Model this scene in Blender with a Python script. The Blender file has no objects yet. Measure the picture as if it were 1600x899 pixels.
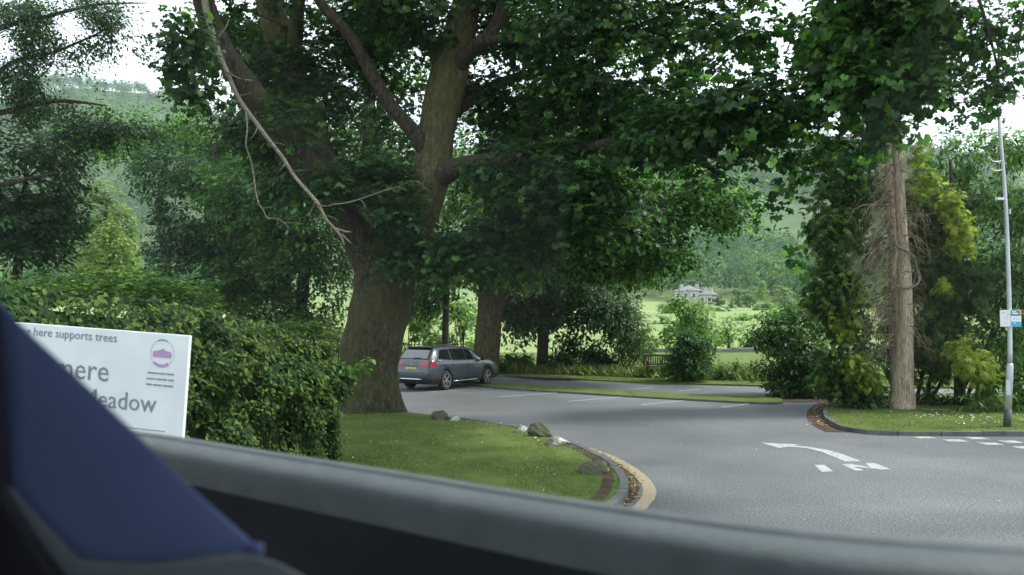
import bpy, bmesh, math, random
import numpy as np
from mathutils import Vector, Matrix

SC = bpy.context.scene
COL = SC.collection
random.seed(7)
RNG = np.random.default_rng(11)

# ------------------------------------------------------------------ camera
F = 1250.0
CAMH = 2.5
PITCH = math.atan(50.5 / F)
cam_d = bpy.data.cameras.new('camera')
cam = bpy.data.objects.new('camera', cam_d)
COL.objects.link(cam)
cam.location = (0, 0, CAMH)
cam.rotation_euler = (math.pi / 2 + PITCH, 0, 0)
cam_d.sensor_width = 36
cam_d.lens = 36 * F / 1600
cam_d.clip_start = 0.02
cam_d.clip_end = 6000
cam_d.dof.use_dof = True
cam_d.dof.focus_distance = 22
cam_d.dof.aperture_fstop = 4.5
SC.camera = cam

# ------------------------------------------------------------------ world, sun, exposure
SUN_EL, SUN_AZ = math.radians(50), math.radians(82)     # azimuth from +Y towards +X
w = bpy.data.worlds.new('World')
SC.world = w
w.use_nodes = True
nt = w.node_tree
nt.nodes.clear()
out = nt.nodes.new('ShaderNodeOutputWorld')
sky = nt.nodes.new('ShaderNodeTexSky')
sky.sky_type = 'NISHITA'
sky.sun_disc = False
sky.sun_elevation = SUN_EL
sky.sun_rotation = SUN_AZ
b1 = nt.nodes.new('ShaderNodeBackground')
b1.inputs['Strength'].default_value = 0.12
nt.links.new(sky.outputs[0], b1.inputs[0])
tc = nt.nodes.new('ShaderNodeTexCoord')
cn = nt.nodes.new('ShaderNodeTexNoise')
cn.inputs['Scale'].default_value = 3.0
cn.inputs['Detail'].default_value = 4
nt.links.new(tc.outputs['Generated'], cn.inputs['Vector'])
cr = nt.nodes.new('ShaderNodeValToRGB')
cr.color_ramp.elements[0].color = (0.80, 0.88, 0.97, 1)
cr.color_ramp.elements[1].color = (0.94, 0.98, 1.0, 1)
nt.links.new(cn.outputs[0], cr.inputs[0])
b2 = nt.nodes.new('ShaderNodeBackground')
b2.inputs['Strength'].default_value = 0.60
nt.links.new(cr.outputs[0], b2.inputs[0])
mx = nt.nodes.new('ShaderNodeMixShader')
mx.inputs[0].default_value = 0.85
nt.links.new(b1.outputs[0], mx.inputs[1])
nt.links.new(b2.outputs[0], mx.inputs[2])
nt.links.new(mx.outputs[0], out.inputs[0])

sl = bpy.data.lights.new('sun', 'SUN')
sl.energy = 1.5
sl.angle = math.radians(10)
sl.color = (1.0, 0.96, 0.88)
so = bpy.data.objects.new('sun', sl)
COL.objects.link(so)
sdir = Vector((math.sin(SUN_AZ) * math.cos(SUN_EL), math.cos(SUN_AZ) * math.cos(SUN_EL), math.sin(SUN_EL)))
so.rotation_euler = (-sdir).to_track_quat('-Z', 'Y').to_euler()

vs = SC.view_settings
vs.view_transform = 'Standard'
vs.look = 'None'
vs.gamma = 1
vs.exposure = 1.8
SC.cycles.max_bounces = 6
SC.cycles.diffuse_bounces = 3
SC.cycles.glossy_bounces = 2
SC.cycles.transmission_bounces = 3
SC.cycles.transparent_max_bounces = 6
SC.cycles.volume_bounces = 0
SC.cycles.use_denoising = True

# ------------------------------------------------------------------ placing helpers
cp, sp_ = math.cos(PITCH), math.sin(PITCH)


def ray(px, py):
    u = (px - 800) / F
    v = -(py - 449.5) / F
    return np.array([u, cp - v * sp_, sp_ + v * cp])


def P(px, py, d):
    r = ray(px, py)
    return np.array([0, 0, CAMH]) + r * (d / r[1])


def G(px, py, z=0.0):
    r = ray(px, py)
    return np.array([0, 0, CAMH]) + r * ((z - CAMH) / r[2])


# ------------------------------------------------------------------ object helpers
def setp(o, label=None, cat=None, group=None, kind=None):
    if label: o['label'] = label
    if cat: o['category'] = cat
    if group: o['group'] = group
    if kind: o['kind'] = kind
    return o


def thing(name, label, cat, loc=(0, 0, 0), rotz=0, group=None):
    o = bpy.data.objects.new(name, None)
    COL.objects.link(o)
    o.location = [float(c) for c in loc]
    o.rotation_euler = (0, 0, rotz)
    o.empty_display_size = 0.3
    return setp(o, label, cat, group)


def link_mesh(name, me, mat, parent=None, world=True):
    if mat is not None and len(me.materials) == 0:
        me.materials.append(mat)
    o = bpy.data.objects.new(name, me)
    COL.objects.link(o)
    if parent is not None:
        o.parent = parent
        if world:        # vertices are given in world space
            o.matrix_parent_inverse = chain(parent).inverted()
    return o


def chain(o):
    m = Matrix.LocRotScale(o.location, o.rotation_euler, o.scale)
    if o.parent is not None:
        m = chain(o.parent) @ o.matrix_parent_inverse @ m
    return m


class MB:
    def __init__(self):
        self.v, self.f = [], []

    def add(self, v, f):
        n = len(self.v)
        self.v += [tuple(float(c) for c in p) for p in v]
        self.f += [tuple(i + n for i in q) for q in f]
        return self

    def box(self, c, s, rot=None):
        x, y, z = s[0] / 2, s[1] / 2, s[2] / 2
        vs_ = [Vector((i * x, j * y, k * z)) for k in (-1, 1) for j in (-1, 1) for i in (-1, 1)]
        if rot is not None:
            vs_ = [rot @ p for p in vs_]
        vs_ = [p + Vector([float(q) for q in c]) for p in vs_]
        return self.add(vs_, [(0, 2, 3, 1), (4, 5, 7, 6), (0, 1, 5, 4), (2, 6, 7, 3), (0, 4, 6, 2), (1, 3, 7, 5)])

    def prism(self, pts, vec):
        n = len(pts)
        vec = np.array(vec, float)
        a = [np.array(p, float) for p in pts]
        return self.add(a + [p + vec for p in a], [tuple(range(n))[::-1], tuple(range(n, 2 * n))] +
                        [(i, (i + 1) % n, n + (i + 1) % n, n + i) for i in range(n)])

    def tube(self, pts, rad, n=10, sub=4, lump=0.0, cap=True, fr=2.0, seed=0):
        pts = np.array(pts, float)
        rad = np.array(rad, float)
        if len(pts) > 2 and sub > 1:
            pts, rad = catmull(pts, rad, sub)
        m = len(pts)
        t = np.gradient(pts, axis=0)
        t /= np.linalg.norm(t, axis=1)[:, None] + 1e-9
        ref = np.array([0.0, 1.0, 0.05]) if abs(t[0][2]) > 0.5 or abs(t[0][0]) > 0.5 else np.array([0, 0, 1.0])
        u = np.cross(ref[None, :], t)
        u /= np.linalg.norm(u, axis=1)[:, None] + 1e-9
        v = np.cross(t, u)
        a = np.arange(n) * 2 * math.pi / n
        ca, sa = np.cos(a), np.sin(a)
        rr = np.repeat(rad[:, None], n, 1)
        if lump:
            k = np.arange(m)[:, None]
            rr = rr * (1 + lump * (np.sin(a[None, :] * 3 + k * 0.13 * fr + seed) * 0.5 + np.sin(a[None, :] * 5 - k * 0.09 * fr + 2 * seed) * 0.35 +
                                   np.sin(a[None, :] * 2 + k * 0.31 * fr + seed * 3) * 0.4))
        V = pts[:, None, :] + rr[:, :, None] * (ca[None, :, None] * u[:, None, :] + sa[None, :, None] * v[:, None, :])
        V = V.reshape(-1, 3)
        f = []
        for i in range(m - 1):
            for j in range(n):
                f.append((i * n + j, i * n + (j + 1) % n, (i + 1) * n + (j + 1) % n, (i + 1) * n + j))
        if cap:
            f.append(tuple(range(n))[::-1])
            f.append(tuple(range((m - 1) * n, m * n)))
        return self.add(V, f)

    def build(self, name, mat, parent=None, smooth=False, bevel=0, world=True, weld=False):
        me = bpy.data.meshes.new(name)
        me.from_pydata(self.v, [], self.f)
        if bevel or weld:
            bm = bmesh.new()
            bm.from_mesh(me)
            bmesh.ops.recalc_face_normals(bm, faces=bm.faces)
            if bevel:
                bmesh.ops.bevel(bm, geom=list(bm.edges), offset=bevel, segments=2, affect='EDGES', profile=0.6, clamp_overlap=True)
            bm.to_mesh(me)
            bm.free()
        if smooth:
            me.polygons.foreach_set('use_smooth', [True] * len(me.polygons))
        me.update()
        return link_mesh(name, me, mat, parent, world)


def catmull(p, r, sub):
    P_, R_ = [], []
    n = len(p)
    for i in range(n - 1):
        p0, p1, p2, p3 = p[max(i - 1, 0)], p[i], p[i + 1], p[min(i + 2, n - 1)]
        for k in range(sub):
            t = k / sub
            P_.append(0.5 * (2 * p1 + (p2 - p0) * t + (2 * p0 - 5 * p1 + 4 * p2 - p3) * t * t + (3 * p1 - p0 - 3 * p2 + p3) * t ** 3))
            R_.append(r[i] * (1 - t) + r[i + 1] * t)
    P_.append(p[-1]); R_.append(r[-1])
    return np.array(P_), np.array(R_)


# ------------------------------------------------------------------ materials
def mat_new(name):
    m = bpy.data.materials.new(name)
    m.use_nodes = True
    t = m.node_tree
    return m, t, t.nodes['Principled BSDF'], t.nodes['Material Output']


def plain(name, col, rough=0.6, metal=0.0, coat=0.0, noise=0.0, nscale=8.0, spec=0.5, bump=0.0, bscale=60):
    m, t, b, o = mat_new(name)
    b.inputs['Base Color'].default_value = (*col, 1)
    b.inputs['Roughness'].default_value = rough
    b.inputs['Metallic'].default_value = metal
    b.inputs['Coat Weight'].default_value = coat
    b.inputs['Specular IOR Level'].default_value = spec
    if noise:
        ramp_noise(t, b, [(0.3, [c * (1 - noise) for c in col]), (0.7, [min(1, c * (1 + noise)) for c in col])], nscale)
    if bump:
        add_bump(t, b, bscale, bump)
    return m


def coords(t):
    n = t.nodes.new('ShaderNodeTexCoord')
    return n.outputs['Object']


def noise_node(t, scale, detail=5, vec=None, rough=0.55):
    n = t.nodes.new('ShaderNodeTexNoise')
    n.inputs['Scale'].default_value = scale
    n.inputs['Detail'].default_value = detail
    n.inputs['Roughness'].default_value = rough
    t.links.new(vec if vec is not None else coords(t), n.inputs['Vector'])
    return n.outputs[0]


def ramp(t, fac, stops):
    r = t.nodes.new('ShaderNodeValToRGB')
    e = r.color_ramp.elements
    while len(e) < len(stops):
        e.new(0.5)
    for k, (p, c) in enumerate(stops):
        e[k].position = p
        e[k].color = (*c, 1)
    t.links.new(fac, r.inputs[0])
    return r.outputs[0]


def mixc(t, fac, a, b, mode='MIX'):
    m = t.nodes.new('ShaderNodeMix')
    m.data_type = 'RGBA'
    m.blend_type = mode
    for k, s in ((0, fac), (6, a), (7, b)):
        if isinstance(s, (int, float)):
            m.inputs[k].default_value = s
        elif isinstance(s, (tuple, list)):
            m.inputs[k].default_value = (*s, 1)
        else:
            t.links.new(s, m.inputs[k])
    return m.outputs[2]


def ramp_noise(t, b, stops, scale):
    t.links.new(ramp(t, noise_node(t, scale), stops), b.inputs['Base Color'])


def add_bump(t, b, scale, strength, dist=0.02, vec=None, detail=6):
    bp = t.nodes.new('ShaderNodeBump')
    bp.inputs['Strength'].default_value = strength
    bp.inputs['Distance'].default_value = dist
    t.links.new(noise_node(t, scale, detail, vec), bp.inputs['Height'])
    t.links.new(bp.outputs[0], b.inputs['Normal'])


def leaf_mat(name, dark, mid, light, trans=0.4, rough=0.42, spec=0.25, tmul=1.9):
    m, t, b, o = mat_new(name)
    at = t.nodes.new('ShaderNodeAttribute')
    at.attribute_name = 'rnd'
    oi = t.nodes.new('ShaderNodeObjectInfo')
    ad = t.nodes.new('ShaderNodeMath'); ad.operation = 'ADD'
    t.links.new(at.outputs['Fac'], ad.inputs[0]); t.links.new(oi.outputs['Random'], ad.inputs[1])
    fr = t.nodes.new('ShaderNodeMath'); fr.operation = 'FRACT'
    t.links.new(ad.outputs[0], fr.inputs[0])
    c = ramp(t, fr.outputs[0], [(0.0, dark), (0.5, mid), (0.8, light), (1.0, [min(.5, q * 1.5) for q in light])])  # brightest stop paints highlights onto a few leaves
    t.links.new(c, b.inputs['Base Color'])
    b.inputs['Roughness'].default_value = rough
    b.inputs['Specular IOR Level'].default_value = spec
    tr = t.nodes.new('ShaderNodeBsdfTranslucent')
    t.links.new(mixc(t, 1.0, c, (tmul, tmul * 1.15, tmul * 0.55), 'MULTIPLY'), tr.inputs[0])
    mxs = t.nodes.new('ShaderNodeMixShader')
    mxs.inputs[0].default_value = trans
    t.links.new(b.outputs[0], mxs.inputs[1]); t.links.new(tr.outputs[0], mxs.inputs[2])
    t.links.new(mxs.outputs[0], o.inputs[0])
    return m


def bark_mat(name, base, moss, dark, mossiness=0.5, stretch=(3, 3, 0.6), bump=0.6):
    m, t, b, o = mat_new(name)
    mp = t.nodes.new('ShaderNodeMapping')
    mp.inputs['Scale'].default_value = stretch
    t.links.new(coords(t), mp.inputs[0])
    n1 = noise_node(t, 4, 8, mp.outputs[0], 0.65)
    c1 = ramp(t, n1, [(0.32, dark), (0.5, base), (0.68, [min(1, q * 1.7) for q in base])])
    c1 = mixc(t, 1.0, c1, ramp(t, noise_node(t, 13, 6, mp.outputs[0], 0.7), [(0.36, (.4, .4, .4)), (0.5, (1, 1, 1)), (0.64, (1.7, 1.65, 1.55))]), 'MULTIPLY')
    n2 = noise_node(t, 0.9, 5)
    f2 = ramp(t, n2, [(0.62 - 0.3 * mossiness, (0, 0, 0)), (0.8 - 0.25 * mossiness, (1, 1, 1))])
    t.links.new(mixc(t, f2, c1, mixc(t, 0.55, c1, moss)), b.inputs['Base Color'])
    b.inputs['Roughness'].default_value = 0.9
    b.inputs['Specular IOR Level'].default_value = 0.2
    add_bump(t, b, 7, bump, 0.09, mp.outputs[0], 10)
    return m


def fell_cover(m):
    t = m.node_tree
    b = t.nodes['Principled BSDF']
    src = b.inputs['Base Color'].links[0].from_socket
    g = t.nodes.new('ShaderNodeNewGeometry')
    sx = t.nodes.new('ShaderNodeSeparateXYZ')
    t.links.new(g.outputs['Position'], sx.inputs[0])
    mr = t.nodes.new('ShaderNodeMapRange')
    mr.inputs[1].default_value = 11; mr.inputs[2].default_value = 26
    t.links.new(sx.outputs[2], mr.inputs[0])
    c = ramp(t, noise_node(t, 0.02, 9, None, 0.65), [(0.35, (0.045, 0.085, 0.032)), (0.55, (0.085, 0.135, 0.05)), (0.72, (0.125, 0.165, 0.07))])
    t.links.new(mixc(t, mr.outputs[0], src, c), b.inputs['Base Color'])


def asphalt_mat():
    m, t, b, o = mat_new('asphalt')
    big = noise_node(t, 0.22, 6)
    c = ramp(t, big, [(0.34, (0.080, 0.086, 0.090)), (0.5, (0.106, 0.114, 0.119)), (0.66, (0.138, 0.147, 0.152))])
    mid = noise_node(t, 1.3, 5)
    c = mixc(t, ramp(t, mid, [(0.55, (0, 0, 0)), (0.75, (0.5, 0.5, 0.5))]), c, (0.100, 0.088, 0.084))
    fine = noise_node(t, 34, 3, None, 0.65)
    c = mixc(t, 1.0, c, ramp(t, fine, [(0.34, (0.42, 0.42, 0.42)), (0.5, (1, 1, 1)), (0.65, (1.8, 1.8, 1.8))]), 'MULTIPLY')
    t.links.new(c, b.inputs['Base Color'])
    b.inputs['Roughness'].default_value = 0.75
    b.inputs['Specular IOR Level'].default_value = 0.4
    add_bump(t, b, 90, 0.3, 0.006)
    return m


def grass_mat(name, a, bb, c, brown, bs=0.9, sc=1.3):
    m, t, b, o = mat_new(name)
    n1 = noise_node(t, sc, 8, None, 0.65)
    col = ramp(t, n1, [(0.3, a), (0.5, bb), (0.7, c)])
    n2 = noise_node(t, bs, 6)
    col = mixc(t, ramp(t, n2, [(0.58, (0, 0, 0)), (0.72, (0.8, 0.8, 0.8))]), col, brown)
    n3 = noise_node(t, 40, 3)
    col = mixc(t, 1.0, col, ramp(t, n3, [(0.3, (0.6, 0.6, 0.6)), (0.7, (1.35, 1.35, 1.35))]), 'MULTIPLY')
    t.links.new(col, b.inputs['Base Color'])
    b.inputs['Roughness'].default_value = 0.9
    b.inputs['Specular IOR Level'].default_value = 0.15
    add_bump(t, b, 25, 0.7, 0.05)
    return m


M = {}
M['asphalt'] = asphalt_mat()
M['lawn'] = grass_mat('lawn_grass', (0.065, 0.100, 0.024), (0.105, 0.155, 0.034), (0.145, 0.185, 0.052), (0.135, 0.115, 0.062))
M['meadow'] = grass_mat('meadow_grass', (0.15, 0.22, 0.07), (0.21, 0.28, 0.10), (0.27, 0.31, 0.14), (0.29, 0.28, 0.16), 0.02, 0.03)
fell_cover(M['meadow'])
M['blade'] = leaf_mat('grass_blade', (0.060, 0.098, 0.028), (0.098, 0.150, 0.042), (0.18, 0.21, 0.085), 0.33)
M['soil'] = plain('soil', (0.072, 0.054, 0.040), 0.95, noise=0.5, nscale=5, spec=0.1, bump=0.6, bscale=30)
M['kerb'] = plain('kerb_stone', (0.10, 0.105, 0.108), 0.85, noise=0.35, nscale=3, bump=0.3, bscale=50)
M['white_line'] = None
def worn_paint(name, col, amt=0.55):
    m, t, b, o = mat_new(name)
    n = noise_node(t, 9, 8, None, 0.7)
    c = ramp(t, n, [(amt - 0.16, (0.12, 0.12, 0.125)), (amt - 0.06, col)])
    c = mixc(t, 1.0, c, ramp(t, noise_node(t, 60, 2), [(0.3, (0.75,) * 3), (0.6, (1.05,) * 3)]), 'MULTIPLY')
    t.links.new(c, b.inputs['Base Color'])
    b.inputs['Roughness'].default_value = 0.7
    return m
M['white_line'] = worn_paint('white_road_paint', (0.39, 0.41, 0.40), 0.53)
M['yellow_line'] = worn_paint('yellow_road_paint', (0.33, 0.27, 0.17), 0.45)
M['syc_bark'] = bark_mat('sycamore_bark', (0.054, 0.048, 0.033), (0.056, 0.066, 0.020), (0.018, 0.016, 0.012), 0.9, (2.2, 2.2, 0.7), 1.0)
M['lit_moss_bark'] = bark_mat('lit_mossy_sycamore_bark', (0.088, 0.076, 0.044), (0.082, 0.088, 0.026), (0.032, 0.028, 0.018), 0.85, (2.2, 2.2, 0.7), 1.0)  # mossy bark in a paler copy, with sunlight put into its colour
M['dark_bark'] = bark_mat('dark_bark', (0.052, 0.042, 0.032), (0.045, 0.055, 0.024), (0.022, 0.018, 0.015), 0.4)
M['conifer_bark'] = bark_mat('conifer_bark', (0.41, 0.335, 0.25), (0.36, 0.31, 0.23), (0.20, 0.15, 0.105), 0.2, (9, 9, 0.5), 0.8)
M['dead_wood'] = bark_mat('dead_wood', (0.15, 0.135, 0.112), (0.2, 0.2, 0.12), (0.16, 0.13, 0.10), 0.3, (3, 3, 3), 0.4)
M['twig'] = plain('bare_twig', (0.20, 0.165, 0.105), 0.9, noise=0.4, nscale=3, spec=0.1)
M['syc_leaf'] = leaf_mat('sycamore_leaf', (0.011, 0.034, 0.013), (0.023, 0.064, 0.018), (0.055, 0.125, 0.026), 0.40)
M['near_leaf'] = leaf_mat('maple_leaf', (0.015, 0.044, 0.014), (0.030, 0.082, 0.019), (0.068, 0.155, 0.028), 0.42)
M['mid_leaf'] = leaf_mat('tree_leaf', (0.015, 0.046, 0.016), (0.035, 0.095, 0.024), (0.10, 0.20, 0.045), 0.42)
M['dark_leaf'] = leaf_mat('dark_tree_leaf', (0.010, 0.030, 0.016), (0.022, 0.058, 0.024), (0.055, 0.115, 0.042), 0.35)
M['blue_leaf'] = leaf_mat('ash_leaf', (0.011, 0.031, 0.017), (0.026, 0.062, 0.028), (0.07, 0.13, 0.05), 0.35)
M['pale_leaf'] = leaf_mat('pale_tree_leaf', (0.085, 0.14, 0.05), (0.13, 0.195, 0.07), (0.19, 0.255, 0.10), 0.4, tmul=1.5)
M['lime_leaf'] = leaf_mat('lime_tree_leaf', (0.09, 0.15, 0.035), (0.15, 0.215, 0.05), (0.22, 0.28, 0.075), 0.4, tmul=1.4)
M['light_leaf'] = leaf_mat('shrub_leaf', (0.06, 0.115, 0.03), (0.10, 0.175, 0.045), (0.16, 0.25, 0.07), 0.45, tmul=1.8)
M['hedge_leaf'] = leaf_mat('hedge_leaf', (0.014, 0.042, 0.017), (0.034, 0.080, 0.022), (0.090, 0.140, 0.028), 0.35, 0.6, 0.12)
M['shoot_leaf'] = leaf_mat('hedge_shoot_leaf', (0.06, 0.13, 0.03), (0.09, 0.18, 0.045), (0.13, 0.23, 0.06), 0.45)
M['laurel_leaf'] = leaf_mat('laurel_leaf', (0.020, 0.052, 0.016), (0.050, 0.118, 0.027), (0.11, 0.21, 0.05), 0.38, 0.4, 0.3)
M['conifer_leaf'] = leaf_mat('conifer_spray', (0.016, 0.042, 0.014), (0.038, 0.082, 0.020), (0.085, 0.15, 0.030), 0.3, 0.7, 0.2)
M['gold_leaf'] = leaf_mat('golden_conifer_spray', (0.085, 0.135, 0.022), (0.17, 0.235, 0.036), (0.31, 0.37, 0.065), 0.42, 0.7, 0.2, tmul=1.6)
M['wood_leaf'] = leaf_mat('far_wood_leaf', (0.024, 0.062, 0.028), (0.055, 0.115, 0.045), (0.12, 0.20, 0.075), 0.25, 0.8, 0.1)
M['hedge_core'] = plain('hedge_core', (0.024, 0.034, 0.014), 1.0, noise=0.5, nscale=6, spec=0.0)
M['litter'] = leaf_mat('fallen_leaf', (0.12, 0.07, 0.035), (0.24, 0.15, 0.07), (0.42, 0.32, 0.18), 0.1, 0.8)
M['daisy'] = plain('daisy', (0.75, 0.75, 0.7), 0.7)
def rock_mat(name, base, patch, amt):
    m, t, b, o = mat_new(name)
    c = ramp(t, noise_node(t, 5, 8), [(0.3, [q * 0.6 for q in base]), (0.7, [q * 1.3 for q in base])])
    c = mixc(t, ramp(t, noise_node(t, 3.2, 6), [(amt - 0.06, (0, 0, 0)), (amt + 0.06, (1, 1, 1))]), c, patch)
    t.links.new(c, b.inputs['Base Color'])
    b.inputs['Roughness'].default_value = 0.9
    add_bump(t, b, 14, 0.9, 0.04)
    return m
M['rock_moss'] = rock_mat('mossy_rock', (0.090, 0.086, 0.066), (0.075, 0.082, 0.038), 0.5)
M['rock_white'] = rock_mat('lichen_rock', (0.20, 0.195, 0.16), (0.46, 0.45, 0.39), 0.52)
M['rock_dark'] = rock_mat('dark_rock', (0.075, 0.072, 0.06), (0.08, 0.085, 0.05), 0.55)

# ------------------------------------------------------------------ leaf clouds
def tmpl(v, f):
    return np.array(v, float), f
T_KITE = tmpl([(0, 0, 0), (0.45, 0.30, 0.04), (1, 0, -0.05), (0.45, -0.30, 0.04)], [(0, 1, 2, 3)])
T_OVAL = tmpl([(0, 0, 0), (0.3, 0.26, 0.03), (0.72, 0.22, 0.0), (1, 0, -0.10), (0.72, -0.22, 0.0), (0.3, -0.26, 0.03)], [(0, 1, 2, 3), (0, 3, 4, 5)])
T_LONG = tmpl([(0, 0, 0), (0.35, 0.15, 0.05), (1, 0, -0.14), (0.35, -0.15, 0.05), (0.5, 0, 0)], [(0, 1, 2, 4), (0, 4, 2, 3)])
def maple():
    c = (0.42, 0, 0.0)
    tips = [(0.14, 0.46), (0.66, 0.50), (1.0, 0.0), (0.66, -0.50), (0.14, -0.46)]
    notch = [(0.03, 0.16), (0.42, 0.40), (0.76, 0.26), (0.76, -0.26), (0.42, -0.40), (0.03, -0.16)]
    v = [c] + [(x, y, -0.45 * (x - 0.42) ** 2 - 0.45 * abs(y) ** 1.5) for x, y in tips] + [(x, y, 0.0) for x, y in notch]
    f = [(0, 6 + k, 1 + k, 7 + k)[::-1] for k in range(5)] + [(0, 6, 11)]
    f = [q for q in f if len(q) == 4] + [(0, 6, 11, 11)]
    return tmpl(v, f[:5])
T_MAPLE = maple()
def spray():
    v, f = [], []
    for ang, ln in ((-0.75, 0.62), (-0.35, 0.85), (0, 1.0), (0.35, 0.85), (0.75, 0.62)):
        c_, s_ = math.cos(ang), math.sin(ang)
        k = len(v)
        for x, y, z in ((0, 0, 0), (0.5 * ln, 0.065, 0), (ln, 0, -0.18 * ln), (0.5 * ln, -0.065, 0)):
            v.append((x * c_ - y * s_, x * s_ + y * c_, z))
        f.append((k, k + 1, k + 2, k + 3))
    return tmpl(v, f)
T_SPRAY = spray()


def frames(axis, normal):
    n = normal / (np.linalg.norm(normal, axis=1)[:, None] + 1e-9)
    a = axis - n * np.sum(axis * n, axis=1)[:, None]
    a /= np.linalg.norm(a, axis=1)[:, None] + 1e-9
    b = np.cross(n, a)
    return np.stack([a, b, n], axis=2)


def quads_mesh(name, V, Fq, rnd=None, smooth=False):
    me = bpy.data.meshes.new(name)
    me.vertices.add(len(V))
    me.vertices.foreach_set('co', V.astype(np.float32).ravel())
    nf, k = Fq.shape
    me.loops.add(nf * k)
    me.loops.foreach_set('vertex_index', Fq.astype(np.int32).ravel())
    me.polygons.add(nf)
    me.polygons.foreach_set('loop_start', np.arange(nf, dtype=np.int32) * k)
    me.polygons.foreach_set('loop_total', np.full(nf, k, np.int32))
    if smooth:
        me.polygons.foreach_set('use_smooth', np.ones(nf, bool))
    if rnd is not None:
        at = me.attributes.new('rnd', 'FLOAT', 'FACE')
        at.data.foreach_set('value', rnd.astype(np.float32))
    me.update(calc_edges=True)
    return me


def leaves(name, mat, C, size, axis, normal, T, parent=None, rnd=None, keep=0, keep_name='leaf'):
    """one mesh of many leaves; keep > 0 takes the leaves that show largest out as objects of their own"""
    V0, f0 = T
    R = frames(axis, normal)
    n = len(C)
    if rnd is None:
        rnd = RNG.random(n)
    if keep:
        dx = C[:, 0] / np.maximum(C[:, 1], 0.1) * F + 800
        dz = 449.5 + 50.5 - (C[:, 2] - CAMH) / np.maximum(C[:, 1], 0.1) * F
        ok = (dx > 10) & (dx < 1590) & (dz > 5) & (dz < 890) & (C[:, 1] > 1)
        score = np.where(ok, size / np.linalg.norm(C - np.array([0, 0, CAMH]), axis=1) * (0.45 + np.abs(np.sum(R[:, :, 2] * (C / np.linalg.norm(C, axis=1)[:, None]), axis=1))), 0)
        # nearest leaf of every small patch of the picture first, so that the picked ones are the ones in view
        cell = (np.floor(dx / 14).astype(int) * 1000 + np.floor(dz / 14).astype(int))
        order = np.argsort(np.linalg.norm(C, axis=1))
        _, first = np.unique(cell[order], return_index=True)
        front = order[first]
        front = front[ok[front]]
        pick = front[np.argsort(-score[front])][:keep]
        base = quads_mesh(keep_name, V0, np.array(f0))
        base.materials.append(mat)
        for i in pick:
            o = bpy.data.objects.new(keep_name, base)
            COL.objects.link(o)
            m = Matrix([[*(R[i, r] * size[i]), C[i, r]] for r in range(3)] + [[0, 0, 0, 1]])
            if parent is not None:
                o.parent = parent
                m = chain(parent).inverted() @ m
            o.matrix_local = m
        mask = np.ones(n, bool)
        mask[pick] = False
        C, size, R, rnd = C[mask], size[mask], R[mask], rnd[mask]
        n = len(C)
    V = np.einsum('nij,kj->nki', R, V0) * size[:, None, None] + C[:, None, :]
    k = len(V0)
    Fq = (np.array(f0)[None, :, :] + (np.arange(n) * k)[:, None, None]).reshape(-1, len(f0[0]))
    me = quads_mesh(name, V.reshape(-1, 3), Fq, np.repeat(rnd, len(f0)))
    o = link_mesh(name, me, mat, parent)
    if keep:
        o['kind'] = 'stuff'
    return o


def unit(n):
    v = RNG.normal(size=(n, 3))
    return v / np.linalg.norm(v, axis=1)[:, None]


def gapnoise(p, s, seed):
    q = p / s
    return (np.sin(q[:, 0] * 1.7 + q[:, 1] * 0.9 + seed) + np.sin(q[:, 1] * 1.3 - q[:, 2] * 2.1 + 1.7 * seed) + np.sin(q[:, 2] * 1.9 + q[:, 0] * 1.1 + 2.3 * seed)
            + 0.6 * np.sin(q[:, 0] * 3.9 - q[:, 2] * 3.1 + seed) + 0.6 * np.sin(q[:, 2] * 4.3 + q[:, 1] * 3.3 - seed))


def E(px, py, d, rx, ry, rd, dens=1.0):
    k = d / F
    return (P(px, py, d), np.array([rx * k, rd, ry * k]), dens)


def cloud(ells, n_leaf, per=12, twig=0.35, size=0.16, gap=1.0, thr=-1.2, flat=0.55, up=0.8, droop=0.35, seed=0, shell=0.45, zmin=0.05):
    """leaf centres, axes, normals gathered on twigs in the volume of some ellipsoids, with gaps between clumps"""
    vol = np.array([(e[1][0] * e[1][2]) * e[2] for e in ells])
    vol = vol / vol.sum()
    nt_ = max(1, n_leaf // per)
    idx = RNG.choice(len(ells), size=nt_ * 2, p=vol)
    u = unit(nt_ * 2)
    r = RNG.random(nt_ * 2) ** shell
    cen = np.array([e[0] for e in ells])[idx]
    rad = np.array([e[1] for e in ells])[idx]
    tc_ = cen + u * rad * r[:, None]
    ok = (gapnoise(tc_, gap, seed) > thr) & (tc_[:, 2] > zmin)
    tc_, u = tc_[ok][:nt_], u[ok][:nt_]
    m = len(tc_)
    tdir = u + 0.7 * unit(m) + np.array([0, 0, -droop])
    tdir /= np.linalg.norm(tdir, axis=1)[:, None]
    C = np.repeat(tc_, per, 0)
    D = np.repeat(tdir, per, 0)
    s = RNG.normal(size=(m * per, 1))
    off = unit(m * per) * (RNG.random((m * per, 1)) ** 0.6) * twig * 0.75
    off[:, 2] *= flat
    C = C + D * s * twig * 0.5 + off
    U = np.repeat(u, per, 0)
    nrm = np.array([0, 0, up]) + 0.45 * U + 0.55 * unit(m * per)
    ax = D * 0.6 + 0.8 * unit(m * per) + np.array([0, 0, -droop * 1.5])
    sz = size * (0.45 + 0.85 * RNG.random(m * per))
    rt = np.repeat(RNG.random(m), per)
    rnd = np.clip(0.5 * rt + 0.5 * RNG.random(m * per), 0, 0.999)
    good = C[:, 2] > zmin
    return C[good], sz[good], ax[good], nrm[good], rnd[good], tc_


def crown(parent, mat, ells, n, T, name='crown', keep=0, **kw):
    C, s, a, nn, r, tw = cloud(ells, n, **kw)
    o = leaves(name, mat, C, s, a, nn, T, parent, r, keep)
    return o, tw


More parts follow.
